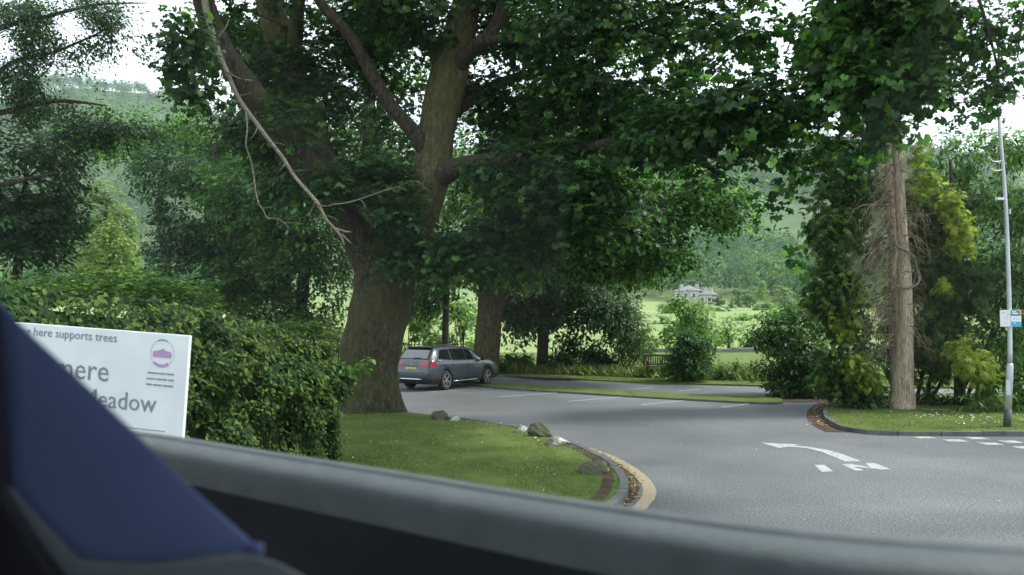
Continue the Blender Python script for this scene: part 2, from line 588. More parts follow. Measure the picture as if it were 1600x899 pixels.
def branches(mb, starts, tw, count, r0=0.03, n=5, sag=0.1, maxlen=99):
    """thin branches from points on the limbs out to twig centres"""
    starts = np.array(starts)
    sel = RNG.choice(len(tw), size=min(count, len(tw)), replace=False)
    for i in sel:
        e = tw[i]
        d = np.linalg.norm(starts - e, axis=1)
        s = starts[np.argmin(d)]
        L = d.min()
        if L > maxlen or L < 0.2: continue
        p1 = s * 0.66 + e * 0.34 + unit(1)[0] * 0.10 * L
        p2 = s * 0.33 + e * 0.67 + unit(1)[0] * 0.10 * L + np.array([0, 0, sag * L * 0.5])
        mb.tube([s, p1, p2, e], [r0 * (0.6 + 0.12 * L), r0 * 0.75, r0 * 0.5, r0 * 0.2], n, 3)


def pts_px(lst):
    return [P(*q) for q in lst]


def shrub(name, label, cat, base, ells, n, mat, T=T_KITE, stems=6, group=None, stem_r=0.03, **kw):
    base = np.array(base, float)
    t = thing(name, label, cat, base, 0, group)
    keep = kw.pop('keep', 0)
    o, tw = crown(t, mat, ells, n, T, 'foliage', keep, **kw)
    if stems:
        mb = MB()
        sel = RNG.choice(len(tw), size=min(stems, len(tw)), replace=False)
        for i in sel:
            e = tw[i]
            q = base + np.array([RNG.normal() * 0.15, RNG.normal() * 0.15, -0.1])
            mid = q * 0.5 + e * 0.5 + np.array([0, 0, 0.2]) + unit(1)[0] * 0.15
            mb.tube([q, mid, e], [stem_r, stem_r * 0.7, stem_r * 0.25], 5, 4)
        mb.build('stem', M['dark_bark'], t, True)
    return t

# ------------------------------------------------------------------ terrain and roads
def sstep(a, b, x):
    t = np.clip((x - a) / (b - a), 0, 1)
    return t * t * (3 - 2 * t)


def hgt(x, y):
    d = y
    z = -0.05 + 0 * x
    z = z + np.where(d > 66, (d - 66) * 0.037, 0) * (1 - 0.6 * sstep(250, 900, d))
    ridge = 205 + 55 * sstep(100, -700, x) + 14 * np.sin(x / 90.0) + 9 * np.sin(x / 37.0 + 1) + 5 * np.sin(x / 17.0)
    z = z + ridge * sstep(270, 1000, d + 40 * np.sin(x / 130.0)) ** 1.25
    z = z + np.where(d > 80, 1, 0) * (np.sin(x / 23.0 + 0.5) * np.sin(d / 31.0) * 0.5 * sstep(80, 200, d) + (np.sin(x / 41.0) * np.sin(d / 57.0 + x / 80.0)) * 7 * sstep(330, 600, d))
    z = z - sstep(1150, 2200, d) * 120
    return z

xs = np.concatenate([np.linspace(-2500, -300, 40), np.linspace(-280, 280, 90), np.linspace(300, 2500, 40)])
ys = np.concatenate([np.linspace(-300, 40, 10), np.linspace(48, 300, 60), np.linspace(310, 1300, 90), np.linspace(1350, 2500, 12)])
X, Y = np.meshgrid(xs, ys)
Z = hgt(X, Y)
Vg = np.stack([X.ravel(), Y.ravel(), Z.ravel()], 1)
nx, ny = len(xs), len(ys)
ii, jj = np.meshgrid(np.arange(nx - 1), np.arange(ny - 1))
a0 = (jj * nx + ii).ravel()
Fg = np.stack([a0, a0 + 1, a0 + nx + 1, a0 + nx], 1)
ground = link_mesh('ground', quads_mesh('ground', Vg, Fg, None, True), M['meadow'])
setp(ground, 'sunlit meadow rising to wooded fell beyond the road', None, None, 'structure')


def sheet(name, pts, z, mat, label=None, thick=0.0):
    """flat polygon on the ground (world xy points), optionally a raised slab"""
    mb = MB()
    pp = [(p[0], p[1], z) for p in pts]
    if thick:
        mb.prism([(p[0], p[1], z - thick) for p in pts], (0, 0, thick))
    else:
        mb.add(pp, [tuple(range(len(pp)))])
    o = mb.build(name, mat, weld=True)
    setp(o, label, None, None, 'structure')
    # make sure a plain sheet faces up
    me = o.data
    if not thick and me.polygons[0].normal.z < 0:
        me.flip_normals()
    return o


def smooth_line(pts, sub=6):
    p = np.array([[q[0], q[1], 0] for q in pts], float)
    q, _ = catmull(p, np.zeros(len(p)), sub)
    return q[:, :2]


def strip(name, line, width, z, mat, label=None, parent=None):
    line = np.array(line)[:, :2]
    t = np.gradient(line, axis=0)
    t /= np.linalg.norm(t, axis=1)[:, None]
    nrm = np.stack([-t[:, 1], t[:, 0]], 1)
    a, b = line - nrm * width / 2, line + nrm * width / 2
    mb = MB()
    v = [(p[0], p[1], z) for p in a] + [(p[0], p[1], z) for p in b]
    n = len(line)
    mb.add(v, [(i, i + 1, n + i + 1, n + i) for i in range(n - 1)])
    o = mb.build(name, mat, parent)
    if o.data.polygons[0].normal.z < 0:
        o.data.flip_normals()
    setp(o, label, None, None, 'structure')
    return o

# asphalt: one sheet for the bus road, car park entrance and car park
sheet('road', [(-80, -12), (80, -12), (80, 47), (-80, 47)], 0.0, M['asphalt'], 'grey worn tarmac of the road and car park')

# far edge ground: verge at the far side of the through road, up to the meadow
farL = [G(560, 583, .06), G(700, 585, .06), G(775, 587, .06), G(880, 591, .06), G(1000, 596.5, .06), G(1170, 601.5, .06), G(1330, 604, .06), G(1480, 605, .06), G(1640, 606, .06)]
far_edge = smooth_line([(-60, 48)] + [(p[0], p[1]) for p in farL] + [(60, 26)], 5)
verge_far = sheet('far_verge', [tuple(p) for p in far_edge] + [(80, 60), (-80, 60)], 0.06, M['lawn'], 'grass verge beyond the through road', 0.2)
soil = sheet('soil', [tuple(G(x, y, 0.066)[:2]) for x, y in ((540, 578), (640, 581), (770, 585), (800, 588), (850, 591.5), (905, 592.5), (880, 588.5), (830, 585), (770, 582), (640, 577))], 0.066, M['soil'], 'bare brown soil under the trees')

# narrow verge between car park and through road
vn = [G(560, 592.5, .06), G(680, 596, .06), G(735, 599.5, .06), G(775, 605, .06), G(900, 613, .06), G(1000, 619, .06), G(1100, 624.5, .06), G(1195, 629, .06), G(1222, 628, .06)]
vf = [G(560, 589.5, .06), G(680, 592.5, .06), G(735, 595.5, .06), G(775, 598.5, .06), G(900, 605.5, .06), G(1000, 611, .06), G(1100, 616, .06), G(1195, 620, .06), G(1222, 623, .06)]
vline = [tuple(p[:2]) for p in smooth_line(vn, 5)] + [tuple(p[:2]) for p in smooth_line(vf, 5)][::-1]
sheet('middle_verge', vline, 0.06, M['lawn'], 'narrow grass verge between the parking bays and the through road', 0.2)

# left lawn with the big sycamore, bounded by the kerb
kerb_px = [(560, 636), (640, 645), (720, 654), (800, 666), (870, 684), (912, 700), (945, 716), (968, 738), (975, 757), (968, 774), (945, 793), (900, 815), (800, 845), (650, 880)]
kl = smooth_line([G(*q, .10) for q in kerb_px], 5)
lawn_pts = [tuple(p) for p in kl] + [(-2.5, 6.0), (-9, 4.4), (-30, 14), (-30, 30), (-9, 29)]
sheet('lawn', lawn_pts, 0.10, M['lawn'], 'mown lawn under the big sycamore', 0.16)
# soil strip inside the kerb
soil_in = smooth_line([G(880, 692, .1), G(915, 708, .1), G(940, 724, .1), G(950, 745, .1), G(946, 765, .1), G(925, 785, .1), G(880, 800, .1)], 5)
strip('soil_edge', soil_in, 0.17, 0.106, M['soil'], 'bare trodden soil behind the kerb of the lawn')


def kerb_run(name, line, label, w_=0.13, h=0.125, length=0.9, z0=-0.05):
    t = bpy.data.objects.new(name, None)
    COL.objects.link(t)
    setp(t, label, None, None, 'structure')
    line = np.array(line)
    seg = np.linalg.norm(np.diff(line, axis=0), axis=1)
    cum = np.concatenate([[0], np.cumsum(seg)])
    L = cum[-1]
    s = 0.0
    while s < L - 0.1:
        e = min(s + length, L)
        ss = np.linspace(s + 0.006, e - 0.006, 4)
        xy = np.stack([np.interp(ss, cum, line[:, 0]), np.interp(ss, cum, line[:, 1])], 1)
        tt = np.gradient(xy, axis=0)
        tt /= np.linalg.norm(tt, axis=1)[:, None]
        nn = np.stack([-tt[:, 1], tt[:, 0]], 1)
        dz = random.uniform(-0.012, 0.012)
        mb = MB()
        a, b = xy - nn * w_ / 2, xy + nn * w_ / 2
        v = []
        for q in range(4):
            v += [(a[q][0], a[q][1], z0), (b[q][0], b[q][1], z0), (b[q][0], b[q][1], h + dz), (a[q][0], a[q][1], h + dz)]
        f = [(0, 1, 2, 3), (15, 14, 13, 12)]
        for q in range(3):
            k = q * 4
            for j in range(4):
                f.append((k + j, k + 4 + j, k + 4 + (j + 1) % 4, k + (j + 1) % 4))
        mb.add(v, f)
        mb.build('kerbstone', M['kerb'], t, bevel=0.012)
        s = e
    return t

kerb_run('lawn_kerb', kl[10:], 'low grey kerb curving round the lawn')
isl_px = [(1480, 619.5), (1400, 620), (1335, 622), (1306, 629), (1292, 640), (1290, 652), (1300, 664), (1325, 674), (1370, 679.5), (1440, 681), (1520, 681.5), (1620, 682), (1760, 683)]
il = smooth_line([G(*q) for q in isl_px], 5)
isl_pts = [tuple(p) for p in il] + [(22, 20), tuple(G(1760, 621)[:2])]
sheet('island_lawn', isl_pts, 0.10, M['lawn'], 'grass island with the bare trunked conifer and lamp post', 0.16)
kerb_run('island_kerb', il[12:], 'low dark kerb round the grass island', 0.11, 0.105)
kerb_run('verge_kerb', np.array(vline[:41]), 'low kerb between parking bays and verge', 0.08, 0.062, 0.9)

# yellow line round the lawn corner
yl_px = [(903, 697), (935, 707), (965, 720), (993, 738), (1010, 755), (1015, 770), (1008, 784), (988, 803), (940, 826), (850, 858)]
yl = smooth_line([G(*q) for q in yl_px], 6)
strip('yellow_line', yl, 0.19, 0.004, M['yellow_line'], 'faded yellow line painted round the lawn corner')

# parking bay lines
for (x0, y0), (x1, y1) in (((780, 620.5), (886, 613)), ((888, 627.5), (985, 619.5)), ((1002, 633), (1086, 624.5)), ((1126, 637), (1188, 629)), ((655, 613), (770, 607.5))):
    a, b = G(x0, y0), G(x1, y1)
    strip('bay_line', np.array([a + (b - a) * k / 4 for k in range(5)]), 0.10, 0.004, M['white_line'], 'white parking bay line')
# through road edge lines
for (x0, y0), (x1, y1) in (((985, 608.5), (1020, 606.5)), ((1060, 611), (1095, 609)), ((1080, 603), (1110, 604.5))):
    a, b = G(x0, y0), G(x1, y1)
    strip('road_line', np.array([a, (a + b) / 2, b]), 0.10, 0.004, M['white_line'], 'white centre dash on the through road')


def mark(name, px, label):
    return sheet(name, [tuple(G(x, y)[:2]) for x, y in px], 0.005, M['white_line'], label)

# curved arrow and the letters IN
mark('arrow_marking', [(1188, 692), (1252, 695.2), (1241, 697), (1262, 698.5), (1290, 703), (1315, 709.5), (1346, 721.3), (1320, 722), (1305, 715), (1285, 707.5), (1262, 701), (1236, 698.6), (1217, 700.6)], 'white painted arrow curving left towards the parking bays')
mark('letter_marking', [(1272, 727), (1288, 727), (1302, 737), (1284, 738)], 'white painted letter I on the tarmac')
mark('letter_marking', [(1315, 726), (1331, 725.8), (1358, 730.2), (1352, 724), (1366, 724), (1391, 733.5), (1378, 734.5), (1334, 729.6), (1350, 735.5), (1337, 736.3)], 'white painted letter N on the tarmac')
for q in ([(1426, 682.8), (1452, 682.6), (1464, 685.6), (1437, 685.8)], [(1472, 687), (1500, 687.2), (1515, 690.6), (1484, 690.6)], [(1507, 683.6), (1533, 683.8), (1548, 686.8), (1520, 686.8)],
          [(1527, 692), (1554, 692.2), (1570, 695.6), (1541, 695.4)], [(1558, 688.6), (1585, 689), (1602, 692.6), (1575, 692.4)], [(1580, 698), (1610, 698), (1626, 701.4), (1595, 701.4)]):
    mark('give_way_dash', q, 'white give way dash at the car park exit')

# brown litter-strewn dirt by the island kerb
dirt = strip('dirt_patch', smooth_line([G(1296, 628), G(1281, 640), G(1278, 652), G(1288, 665), G(1310, 676)], 5), 0.55, 0.003, M['soil'], 'brown dirt gathered beside the island kerb')

# ------------------------------------------------------------------ grass, daisies, fallen leaves
def in_poly(pts, poly):
    poly = np.array(poly)
    x, y = pts[:, 0], pts[:, 1]
    inside = np.zeros(len(pts), bool)
    j = len(poly) - 1
    for i in range(len(poly)):
        xi, yi = poly[i]; xj, yj = poly[j]
        c = ((yi > y) != (yj > y)) & (x < (xj - xi) * (y - yi) / (yj - yi + 1e-12) + xi)
        inside ^= c
        j = i
    return inside


def blades(name, poly, n, z, box, label, hmin=0.03, hmax=0.07):
    pts = np.stack([RNG.uniform(box[0], box[1], n), RNG.uniform(box[2], box[3], n)], 1)
    pts = pts[in_poly(pts, poly)]
    C = np.column_stack([pts, np.full(len(pts), z - 0.005)])
    C = C[gapnoise(C, 1.1, 9) + .8 * gapnoise(C, .35, 4) < 1.7 + RNG.normal(size=len(C)) * .7]
    m = len(C)
    ax = np.column_stack([RNG.normal(size=(m, 2)) * 0.45, np.ones(m)])
    nr = unit(m)
    sz = RNG.uniform(hmin, hmax, m) * (1 + 0.3 * gapnoise(C, 0.5, 3) / 3)
    g = gapnoise(C, 0.8, 5)
    rnd = np.clip(0.45 + 0.13 * g + 0.12 * gapnoise(C, 1.9, 2) + 0.22 * RNG.normal(size=m), 0, 0.999)
    o = leaves(name, M['blade'], C, sz, ax, nr, tmpl([(0, 0.09, 0), (0.6, 0.06, 0.0), (1, 0, 0.1), (0, -0.09, 0)], [(0, 1, 2, 3)]), None, rnd)
    setp(o, label, 'grass', None, 'stuff')
    return o

blades('lawn_grass', lawn_pts, 230000, 0.10, (-7, 2.4, 8.5, 23.5), 'short green grass of the lawn under the sycamore', 0.02, 0.045)
blades('island_grass', isl_pts, 90000, 0.10, (7, 16, 16.5, 24), 'short green grass of the island round the conifer', .02, .05)
blades('verge_grass', [tuple(p) for p in far_edge] + [(60, 46), (-60, 60)], 50000, 0.06, (-3, 16, 29, 39), 'rough green grass along the far verge', 0.03, 0.08)
blades('strip_grass', vline, 40000, 0.06, (-4, 12, 24, 34), 'green grass on the narrow verge beside the bays', 0.025, 0.055)


tall = smooth_line([G(*q) for q in ((640, 583), (775, 584), (880, 587.5), (1000, 592), (1170, 597), (1300, 599))], 5)
blades('rough_grass', [tuple(p + [0, -.3]) for p in tall] + [tuple(p + [0, 2.2]) for p in tall[::-1]], 60000, 0.05, (-6, 16, 29, 42), 'tall rough grass and weeds along the meadow edge', .18, .6)


def specks(name, pts2, z, mat, size, label, cat):
    C = np.column_stack([pts2, np.full(len(pts2), z)])
    m = len(C)
    o = leaves(name, mat, C, size * (0.6 + 0.8 * RNG.random(m)), unit(m) * [1, 1, 0.15], np.array([0, 0, 1.0]) + 0.3 * unit(m), T_OVAL)
    return setp(o, label, cat, None, 'stuff')

def along(line, n, sd):
    i = RNG.integers(0, len(line) - 1, n)
    t = RNG.random((n, 1))
    p = np.array(line)[i] * (1 - t) + np.array(line)[i + 1] * t
    return p + RNG.normal(size=(n, 2)) * sd
gut = smooth_line([G(*q) for q in ((905, 698), (938, 709), (966, 726), (986, 748), (989, 768), (972, 788), (940, 806))], 5)
strip('gutter_dirt', gut, 0.17, 0.0025, M['soil'], 'dark dirt in the gutter between kerb and yellow line')
specks('fallen_leaves', along(gut, 460, 0.06), 0.014, M['litter'], 0.05, 'brown fallen leaves between the yellow line and kerb', 'leaf litter')
specks('leaf_litter', along(smooth_line([G(1300, 628), G(1283, 640), G(1280, 655), G(1290, 668)], 5), 300, 0.16), 0.014, M['litter'], 0.07, 'brown leaf litter beside the island kerb', 'leaf litter')
specks('scattered_leaves', np.stack([RNG.uniform(-3, 11, 260), RNG.uniform(8, 24, 260)], 1), 0.012, M['litter'], 0.042, 'single dry leaves scattered over the tarmac', 'leaf litter')
dz = np.stack([RNG.uniform(-4, 1.6, 150), RNG.uniform(10, 19, 150)], 1)
specks('lawn_daisies', dz[in_poly(dz, lawn_pts)], 0.145, M['daisy'], 0.032, 'tiny white daisies and petals scattered on the lawn', 'daisies')
dz = np.stack([RNG.normal(11.0, 0.7, 160), RNG.normal(19.6, 0.6, 160)], 1)
specks('island_daisies', dz[in_poly(dz, isl_pts)], 0.15, M['daisy'], 0.045, 'white daisies in the grass beside the lamp post', 'daisies')
sheet('bush_soil', [tuple(G(x, y)[:2]) for x, y in ((1190, 622), (1205, 613), (1300, 612), (1312, 622), (1296, 628), (1250, 629.5), (1205, 629))], 0.008, M['soil'], 'dark soil under the big leafy bush')
pale = strip('wood_chips', np.array([G(1440, 640, .1), G(1462, 640.5, .1), G(1485, 641, .1)]), 0.16, 0.112, plain('wood_chips', (0.45, 0.36, 0.22), 0.9, noise=0.4, nscale=20), 'pale wood chips lying on the grass by the conifer')

# ------------------------------------------------------------------ boulders
def boulder(px, py, d, rx, ry, rz, mat, label, seed, sink=0.25, rot=0.0):
    rx, ry, rz = rx * .70, ry * .74, rz * .68
    r = random.Random(seed)
    bm = bmesh.new()
    bmesh.ops.create_icosphere(bm, subdivisions=4, radius=1)
    pl = [(Vector((r.gauss(0, 1), r.gauss(0, 1), r.gauss(0.2, 0.8))).normalized(), r.uniform(0.62, 0.88)) for _ in range(11)]
    for v in bm.verts:
        c = v.co.copy()
        for nrm, dd in pl:
            k = c.dot(nrm)
            if k > dd: c -= nrm * (k - dd) * 0.9
        c += v.co * 0.05 * (math.sin(c.x * 7 + seed) * math.sin(c.y * 6) + 0.6 * math.sin(c.z * 13 + c.x * 11))
        v.co = Vector((c.x * rx, c.y * ry, c.z * rz))
    me = bpy.data.meshes.new('boulder')
    bm.to_mesh(me); bm.free()
    me.polygons.foreach_set('use_smooth', [True] * len(me.polygons))
    o = link_mesh('boulder', me, mat)
    b = G(px, py, 0.1)
    o.location = (b[0], b[1], 0.1 + rz * (1 - sink) - rz * 0.35)
    o.rotation_euler = (0, 0, rot)
    return setp(o, label, 'boulder', 'boulders along the lawn edge')

boulder(688, 655, 0, 0.33, 0.25, 0.23, M['rock_dark'], 'dark mossy boulder nearest the sycamore trunk on the lawn edge', 3)
boulder(712, 657.5, 0, 0.21, 0.16, 0.16, M['rock_white'], 'small whitish stone beside the dark boulder near the trunk', 5)
boulder(815, 676, 0, 0.20, 0.17, 0.20, M['rock_white'], 'pale lichen stone touching the large rounded boulder', 8)
boulder(842, 681, 0, 0.42, 0.30, 0.29, M['rock_moss'], 'large rounded grey green boulder at the lawn edge', 12, rot=-0.4)
boulder(872, 695, 0, 0.34, 0.22, 0.17, M['rock_white'], 'flat white lichen covered rock at the end of the yellow line', 15, rot=0.1)
boulder(836, 686, 0, 0.06, 0.05, 0.05, M['rock_white'], 'tiny white pebble in front of the large boulder', 17)
boulder(925, 738, 0, 0.36, 0.34, 0.22, M['rock_moss'], 'brown mossy lump of rock behind the curved kerb', 21, 0.35)
boulder(943, 736, 0, 0.10, 0.20, 0.18, M['rock_white'], 'narrow pale stone leaning on the brown mossy rock', 23, 0.3, 0.4)

# ------------------------------------------------------------------ the big sycamore
base = G(583, 640, 0.1)
syc = thing('sycamore_tree', 'huge sycamore with forked mossy trunk standing on the lawn beside the hedge', 'tree', base)
D0 = float(base[1])
mb = MB()
mb.tube(pts_px([(571, 655, D0), (572, 640, D0), (573, 622, D0), (574, 600, D0), (579, 560, D0), (590, 500, D0), (600, 450, D0), (606, 400, D0), (628, 370, D0), (652, 335, D0)]),
        [1.36, 1.04, 0.89, 0.80, 0.79, 0.81, 0.80, 0.80, 0.62, 0.50], 64, 10, 0.06)
for ax_, ay_, r_ in ((530, 650, .20), (620, 652, .22), (598, 657, .20), (552, 657, .20)):      # root flares
    mb.tube([P(574 + (ax_ - 574) * 0.40, 585, D0 - 0.30), P(574 + (ax_ - 574) * 0.75, 625, D0 - 0.45), P(ax_ + (ax_ - 574) * 0.15, ay_ + 2, D0 - 0.55)], [0.40, 0.36, r_], 12, 6, 0.06)
mb.build('trunk', M['syc_bark'], syc, True)
starts = []
DD0 = D0 - 4.8


def limb(pp, rad, n=16, name='limb', mat='syc_bark', par=None, lump=0.05):
    q = pts_px(pp)
    c, _ = catmull(np.array(q), np.zeros(len(q)), 5)
    if par is None: starts.extend(list(c[4:]))
    m_ = MB()
    m_.tube(q, rad, n, 7, lump, seed=len(starts))
    return m_.build(name, M[mat], par or syc, True)

limb([(606, 440, D0), (630, 375, D0), (660, 320, D0), (676, 270, D0), (684, 200, D0), (700, 120, D0), (716, 60, D0 + .3), (730, 0, D0 + .6), (745, -90, D0 + 1), (750, -230, D0 + 1.5)],
     [0.66, 0.58, 0.52, 0.50, 0.50, 0.52, 0.45, 0.40, 0.33, 0.2], 26, 'limb', 'lit_moss_bark')
limb([(598, 450, D0), (575, 395, D0 - .2), (540, 345, D0 - .6), (490, 275, D0 - 1), (435, 200, D0 - 1.6), (385, 135, D0 - 2.2), (345, 75, D0 - 2.8), (318, 0, D0 - 3.4), (300, -90, D0 - 4)],
     [0.62, 0.52, 0.42, 0.38, 0.34, 0.30, 0.27, 0.24, 0.17], 22, 'limb', 'dark_bark')
limb([(575, 395, D0 + .3), (535, 330, D0 + .6), (490, 220, D0 + 1), (455, 120, D0 + 1.4), (430, 40, D0 + 1.8), (410, -40, D0 + 2), (390, -160, D0 + 2)],
     [0.50, 0.46, 0.44, 0.46, 0.42, 0.36, 0.25], 20)
limb([(455, 120, D0 + 1.4), (462, 50, D0 + 1.2), (470, -30, D0 + 1)], [0.30, 0.22, 0.15], 12)
limb([(672, 250, D0), (645, 205, D0 - .4), (610, 165, D0 - .7), (580, 115, D0 - 1), (550, 60, D0 - 1.3), (505, 10, D0 - 1.6), (470, -40, D0 - 2)],
     [0.24, 0.20, 0.19, 0.17, 0.15, 0.12, 0.08], 14, 'limb', 'dark_bark')
limb([(695, 115, D0), (672, 65, D0 - .3), (630, 35, D0 - .6), (570, 2, D0 - .9), (520, -50, D0 - 1.2)], [0.30, 0.20, 0.17, 0.15, 0.09], 14)
limb([(700, 120, D0), (735, 80, D0 - .5), (768, 50, D0 - .9), (790, 0, D0 - 1.2), (810, -80, D0 - 1.6)], [0.26, 0.21, 0.18, 0.16, 0.1], 14, 'limb', 'dark_bark')
limb([(752, 66, D0 - .7), (800, 60, D0 - 1.5), (870, 66, D0 - 2.3), (940, 55, D0 - 3), (1000, 40, D0 - 3.6), (1060, 10, D0 - 4)], [0.13, 0.11, 0.09, 0.08, 0.06, 0.03], 10, 'limb', 'dark_bark')
limb([(668, 290, D0), (715, 262, D0 - .5), (780, 252, D0 - 1.2), (860, 243, D0 - 2.4), (950, 225, D0 - 3.8), (1050, 190, D0 - 5.4), (1130, 152, D0 - 6.4), (1185, 128, D0 - 7)],
     [0.33, 0.27, 0.21, 0.165, 0.13, 0.10, 0.06, 0.02], 14, 'limb', 'dark_bark')
limb([(690, 190, D0), (760, 140, D0 + 1.5), (850, 110, D0 + 3), (960, 100, D0 + 4.5)], [0.22, 0.17, 0.12, 0.06], 10)
limb([(740, -60, D0 + 1), (880, -130, D0 + 0), (1050, -160, D0 - 2), (1250, -170, D0 - 5)], [0.25, 0.2, 0.14, 0.08], 10)
limb([(740, -60, D0 + 1), (600, -150, D0 - 1), (450, -180, D0 - 3)], [0.25, 0.18, 0.08], 10)

# the dead grey bough hanging in front
def kink(pp, amp=3.0, n=2):
    o_ = []
    for i in range(len(pp) - 1):
        a_, b_ = np.array(pp[i], float), np.array(pp[i + 1], float)
        for k in range(n):
            q_ = a_ + (b_ - a_) * k / n
            if i or k: q_[:2] += RNG.normal(size=2) * amp * .6
            o_.append(q_)
    o_.append(np.array(pp[-1], float))
    return pts_px(o_)
dead = MB()
for (x_, y_, dx_, dy_) in ((372, 150, 26, -8), (402, 200, -14, 22), (420, 222, 28, 6), (446, 254, -16, 20), (456, 268, 26, -4), (492, 315, -12, 24), (505, 336, 24, 10), (398, 284, -18, 10), (410, 326, 22, -6), (440, 346, 10, 14), (560, 311, 10, 14), (600, 297, 14, -12), (360, 128, -14, 16)):
    dead.tube(pts_px([(x_, y_, DD0), (x_ + dx_ * .5 + 3, y_ + dy_ * .4, DD0 - .15), (x_ + dx_, y_ + dy_, DD0 - .2)]), [.012, .008, .003], 5, 3)
DD = D0 - 4.5
dead.tube(kink([(316, -20, DD + 1), (330, 50, DD + .7), (355, 120, DD + .4), (398, 192, DD), (438, 245, DD - .2), (480, 300, DD - .4), (510, 342, DD - .5), (528, 362, DD - .55)]), np.interp(np.linspace(0, 7, 15), range(8), [0.08, 0.066, 0.054, 0.045, 0.038, 0.034, 0.030, 0.027]), 10, 4, 0.22)
dead.tube(pts_px([(526, 358, DD - .55), (540, 362, DD - .6), (549, 363, DD - .65)]), [0.03, 0.02, 0.010], 7, 4)
dead.tube(pts_px([(526, 360, DD - .55), (534, 372, DD - .6), (538, 384, DD - .6)]), [0.032, 0.026, 0.014], 7, 4)
dead.tube(pts_px([(534, 366, DD - .55), (544, 376, DD - .6), (549, 381, DD - .6)]), [0.018, 0.014, 0.008], 7, 4)
dead.tube(kink([(482, 305, DD - .4), (500, 318, DD - .5), (520, 321, DD - .6), (560, 311, DD - .7), (605, 296, DD - .9), (640, 286, DD - 1), (660, 287, DD - 1), (672, 298, DD - 1)]), np.interp(np.linspace(0, 7, 15), range(8), [0.02, 0.014, 0.013, 0.012, 0.010, 0.008, 0.006, 0.004]), 6, 3, 0.2)
dead.tube(kink([(384, 175, DD), (387, 230, DD - .1), (396, 280, DD - .1), (404, 318, DD - .2), (420, 338, DD - .2), (444, 347, DD - .3), (474, 350, DD - .4)]), np.interp(np.linspace(0, 6, 13), range(7), [0.018, 0.018, 0.016, 0.015, 0.012, 0.009, 0.005]), 6, 3, 0.2)
dead.tube(pts_px([(350, 110, DD + .4), (372, 122, DD + .3), (390, 126, DD + .3)]), [0.02, 0.014, 0.006], 6, 4)
dead.tube(pts_px([(340, 60, DD + .6), (352, 45, DD + .5), (358, 30, DD + .5)]), [0.035, 0.025, 0.012], 6, 4)
dead.build('dead_bough', M['dead_wood'], syc, True)['label'] = 'bare grey dead bough hanging from the left limb'

ells = [
    E(285, 60, D0 - 5, 42, 75, .8, .55), E(262, 25, D0 - 5.5, 25, 30, .6, .5), E(300, 140, D0 - 4.5, 40, 26, .7, .8), E(350, 60, D0 - .8, 45, 80, 1.0, .6), E(400, 60, D0 + 3.2, 70, 110, 1.3, .8),
    E(430, 200, D0 + 1.6, 95, 60, 1.3, 1.1), E(450, 190, D0 - 2.6, 70, 40, .5, .25), E(470, 130, D0 + 1.5, 90, 100, 1.5, .8), E(500, 270, D0 + 1.6, 110, 60, 1.3, 1.0), E(580, 290, D0 - 1.5, 80, 55, .9, .9), E(590, 345, D0 - 2, 75, 40, 1.0, 1.1), E(500, 290, D0 - 2.4, 60, 50, .5, .25),
    E(620, 392, D0 - 2.2, 70, 34, 1.0, 1.2), E(700, 405, D0 - 2.2, 80, 32, 1.2, 1.2), E(560, 60, D0 + 3, 120, 90, 2, .6), E(610, 150, D0 + 4, 70, 120, 2, .45), E(640, 20, D0 - 1, 110, 45, 2, 1.0),
    E(800, 30, D0 + 1, 120, 60, 3, 1.1), E(820, 150, D0 + 2, 120, 70, 2.6, .85), E(930, 40, D0 - 3, 140, 70, 2.5, 1.1), E(940, 150, D0 - 2.5, 120, 60, 2.5, 1.1), E(820, 318, D0 - 1.5, 110, 42, 2, 1.2), E(900, 285, D0 - 3.4, 120, 40, 1.6, 1.1),
    E(780, 390, D0 - 1, 120, 45, 2, 1.2), E(900, 350, D0 - 2, 120, 50, 2, 1.1), E(1060, 70, D0 - 4.5, 110, 80, 2.2, .5), E(1060, 190, D0 - 5, 90, 55, 1.6, 1.0), E(1160, 60, D0 - 6.5, 80, 80, 1.6, .45), E(1010, 250, D0 - 4, 90, 28, 1.5, .9),
    E(1160, 180, D0 - 7.6, 95, 55, 1.2, 1.4), E(1050, 200, D0 - 6.6, 90, 40, 1, 1.0), E(950, 220, D0 - 2, 100, 40, 1, 1.0), E(840, 235, D0 + .8, 90, 46, 1, 1.0), E(850, 250, D0 - 3.4, 90, 26, .5, .75), E(750, 262, D0 - 1.8, 50, 22, .5, .5), E(990, 235, D0 - 5.4, 60, 30, .6, .5), E(1240, 190, D0 - 8, 60, 40, 1.2, .55), E(1285, 50, D0 - 8, 50, 80, 1.2, .7), E(1235, 245, D0 - 7.8, 55, 40, 1.0, .7), E(1215, 330, D0 - 7.5, 40, 50, .7, .35), E(1240, 390, D0 - 7.5, 35, 45, .6, .3), E(1300, 250, D0 - 8, 50, 40, 1, .6),
    E(1100, 270, D0 - 6, 70, 35, 1.2, .7),
    E(800, -120, D0, 420, 90, 5, .55), E(400, -110, D0 - 2, 220, 80, 4, .5), E(1150, -110, D0 - 6, 260, 80, 3, .6), E(750, -280, D0 + 2, 500, 120, 6, .35)]
crown(syc, M['syc_leaf'], ells, 74000, T_MAPLE, 'crown', 300, per=13, twig=0.42, size=0.185, gap=0.75, thr=-0.75, seed=2.0, droop=0.45)
_, _, _, _, _, tw = cloud(ells[:-4], 900, per=2, seed=2.0, gap=0.75, thr=-1.0)
mb = MB()
branches(mb, starts, tw, 210, 0.02, 6, 0.1, 5)
mb.build('branch', M['dark_bark'], syc, True)

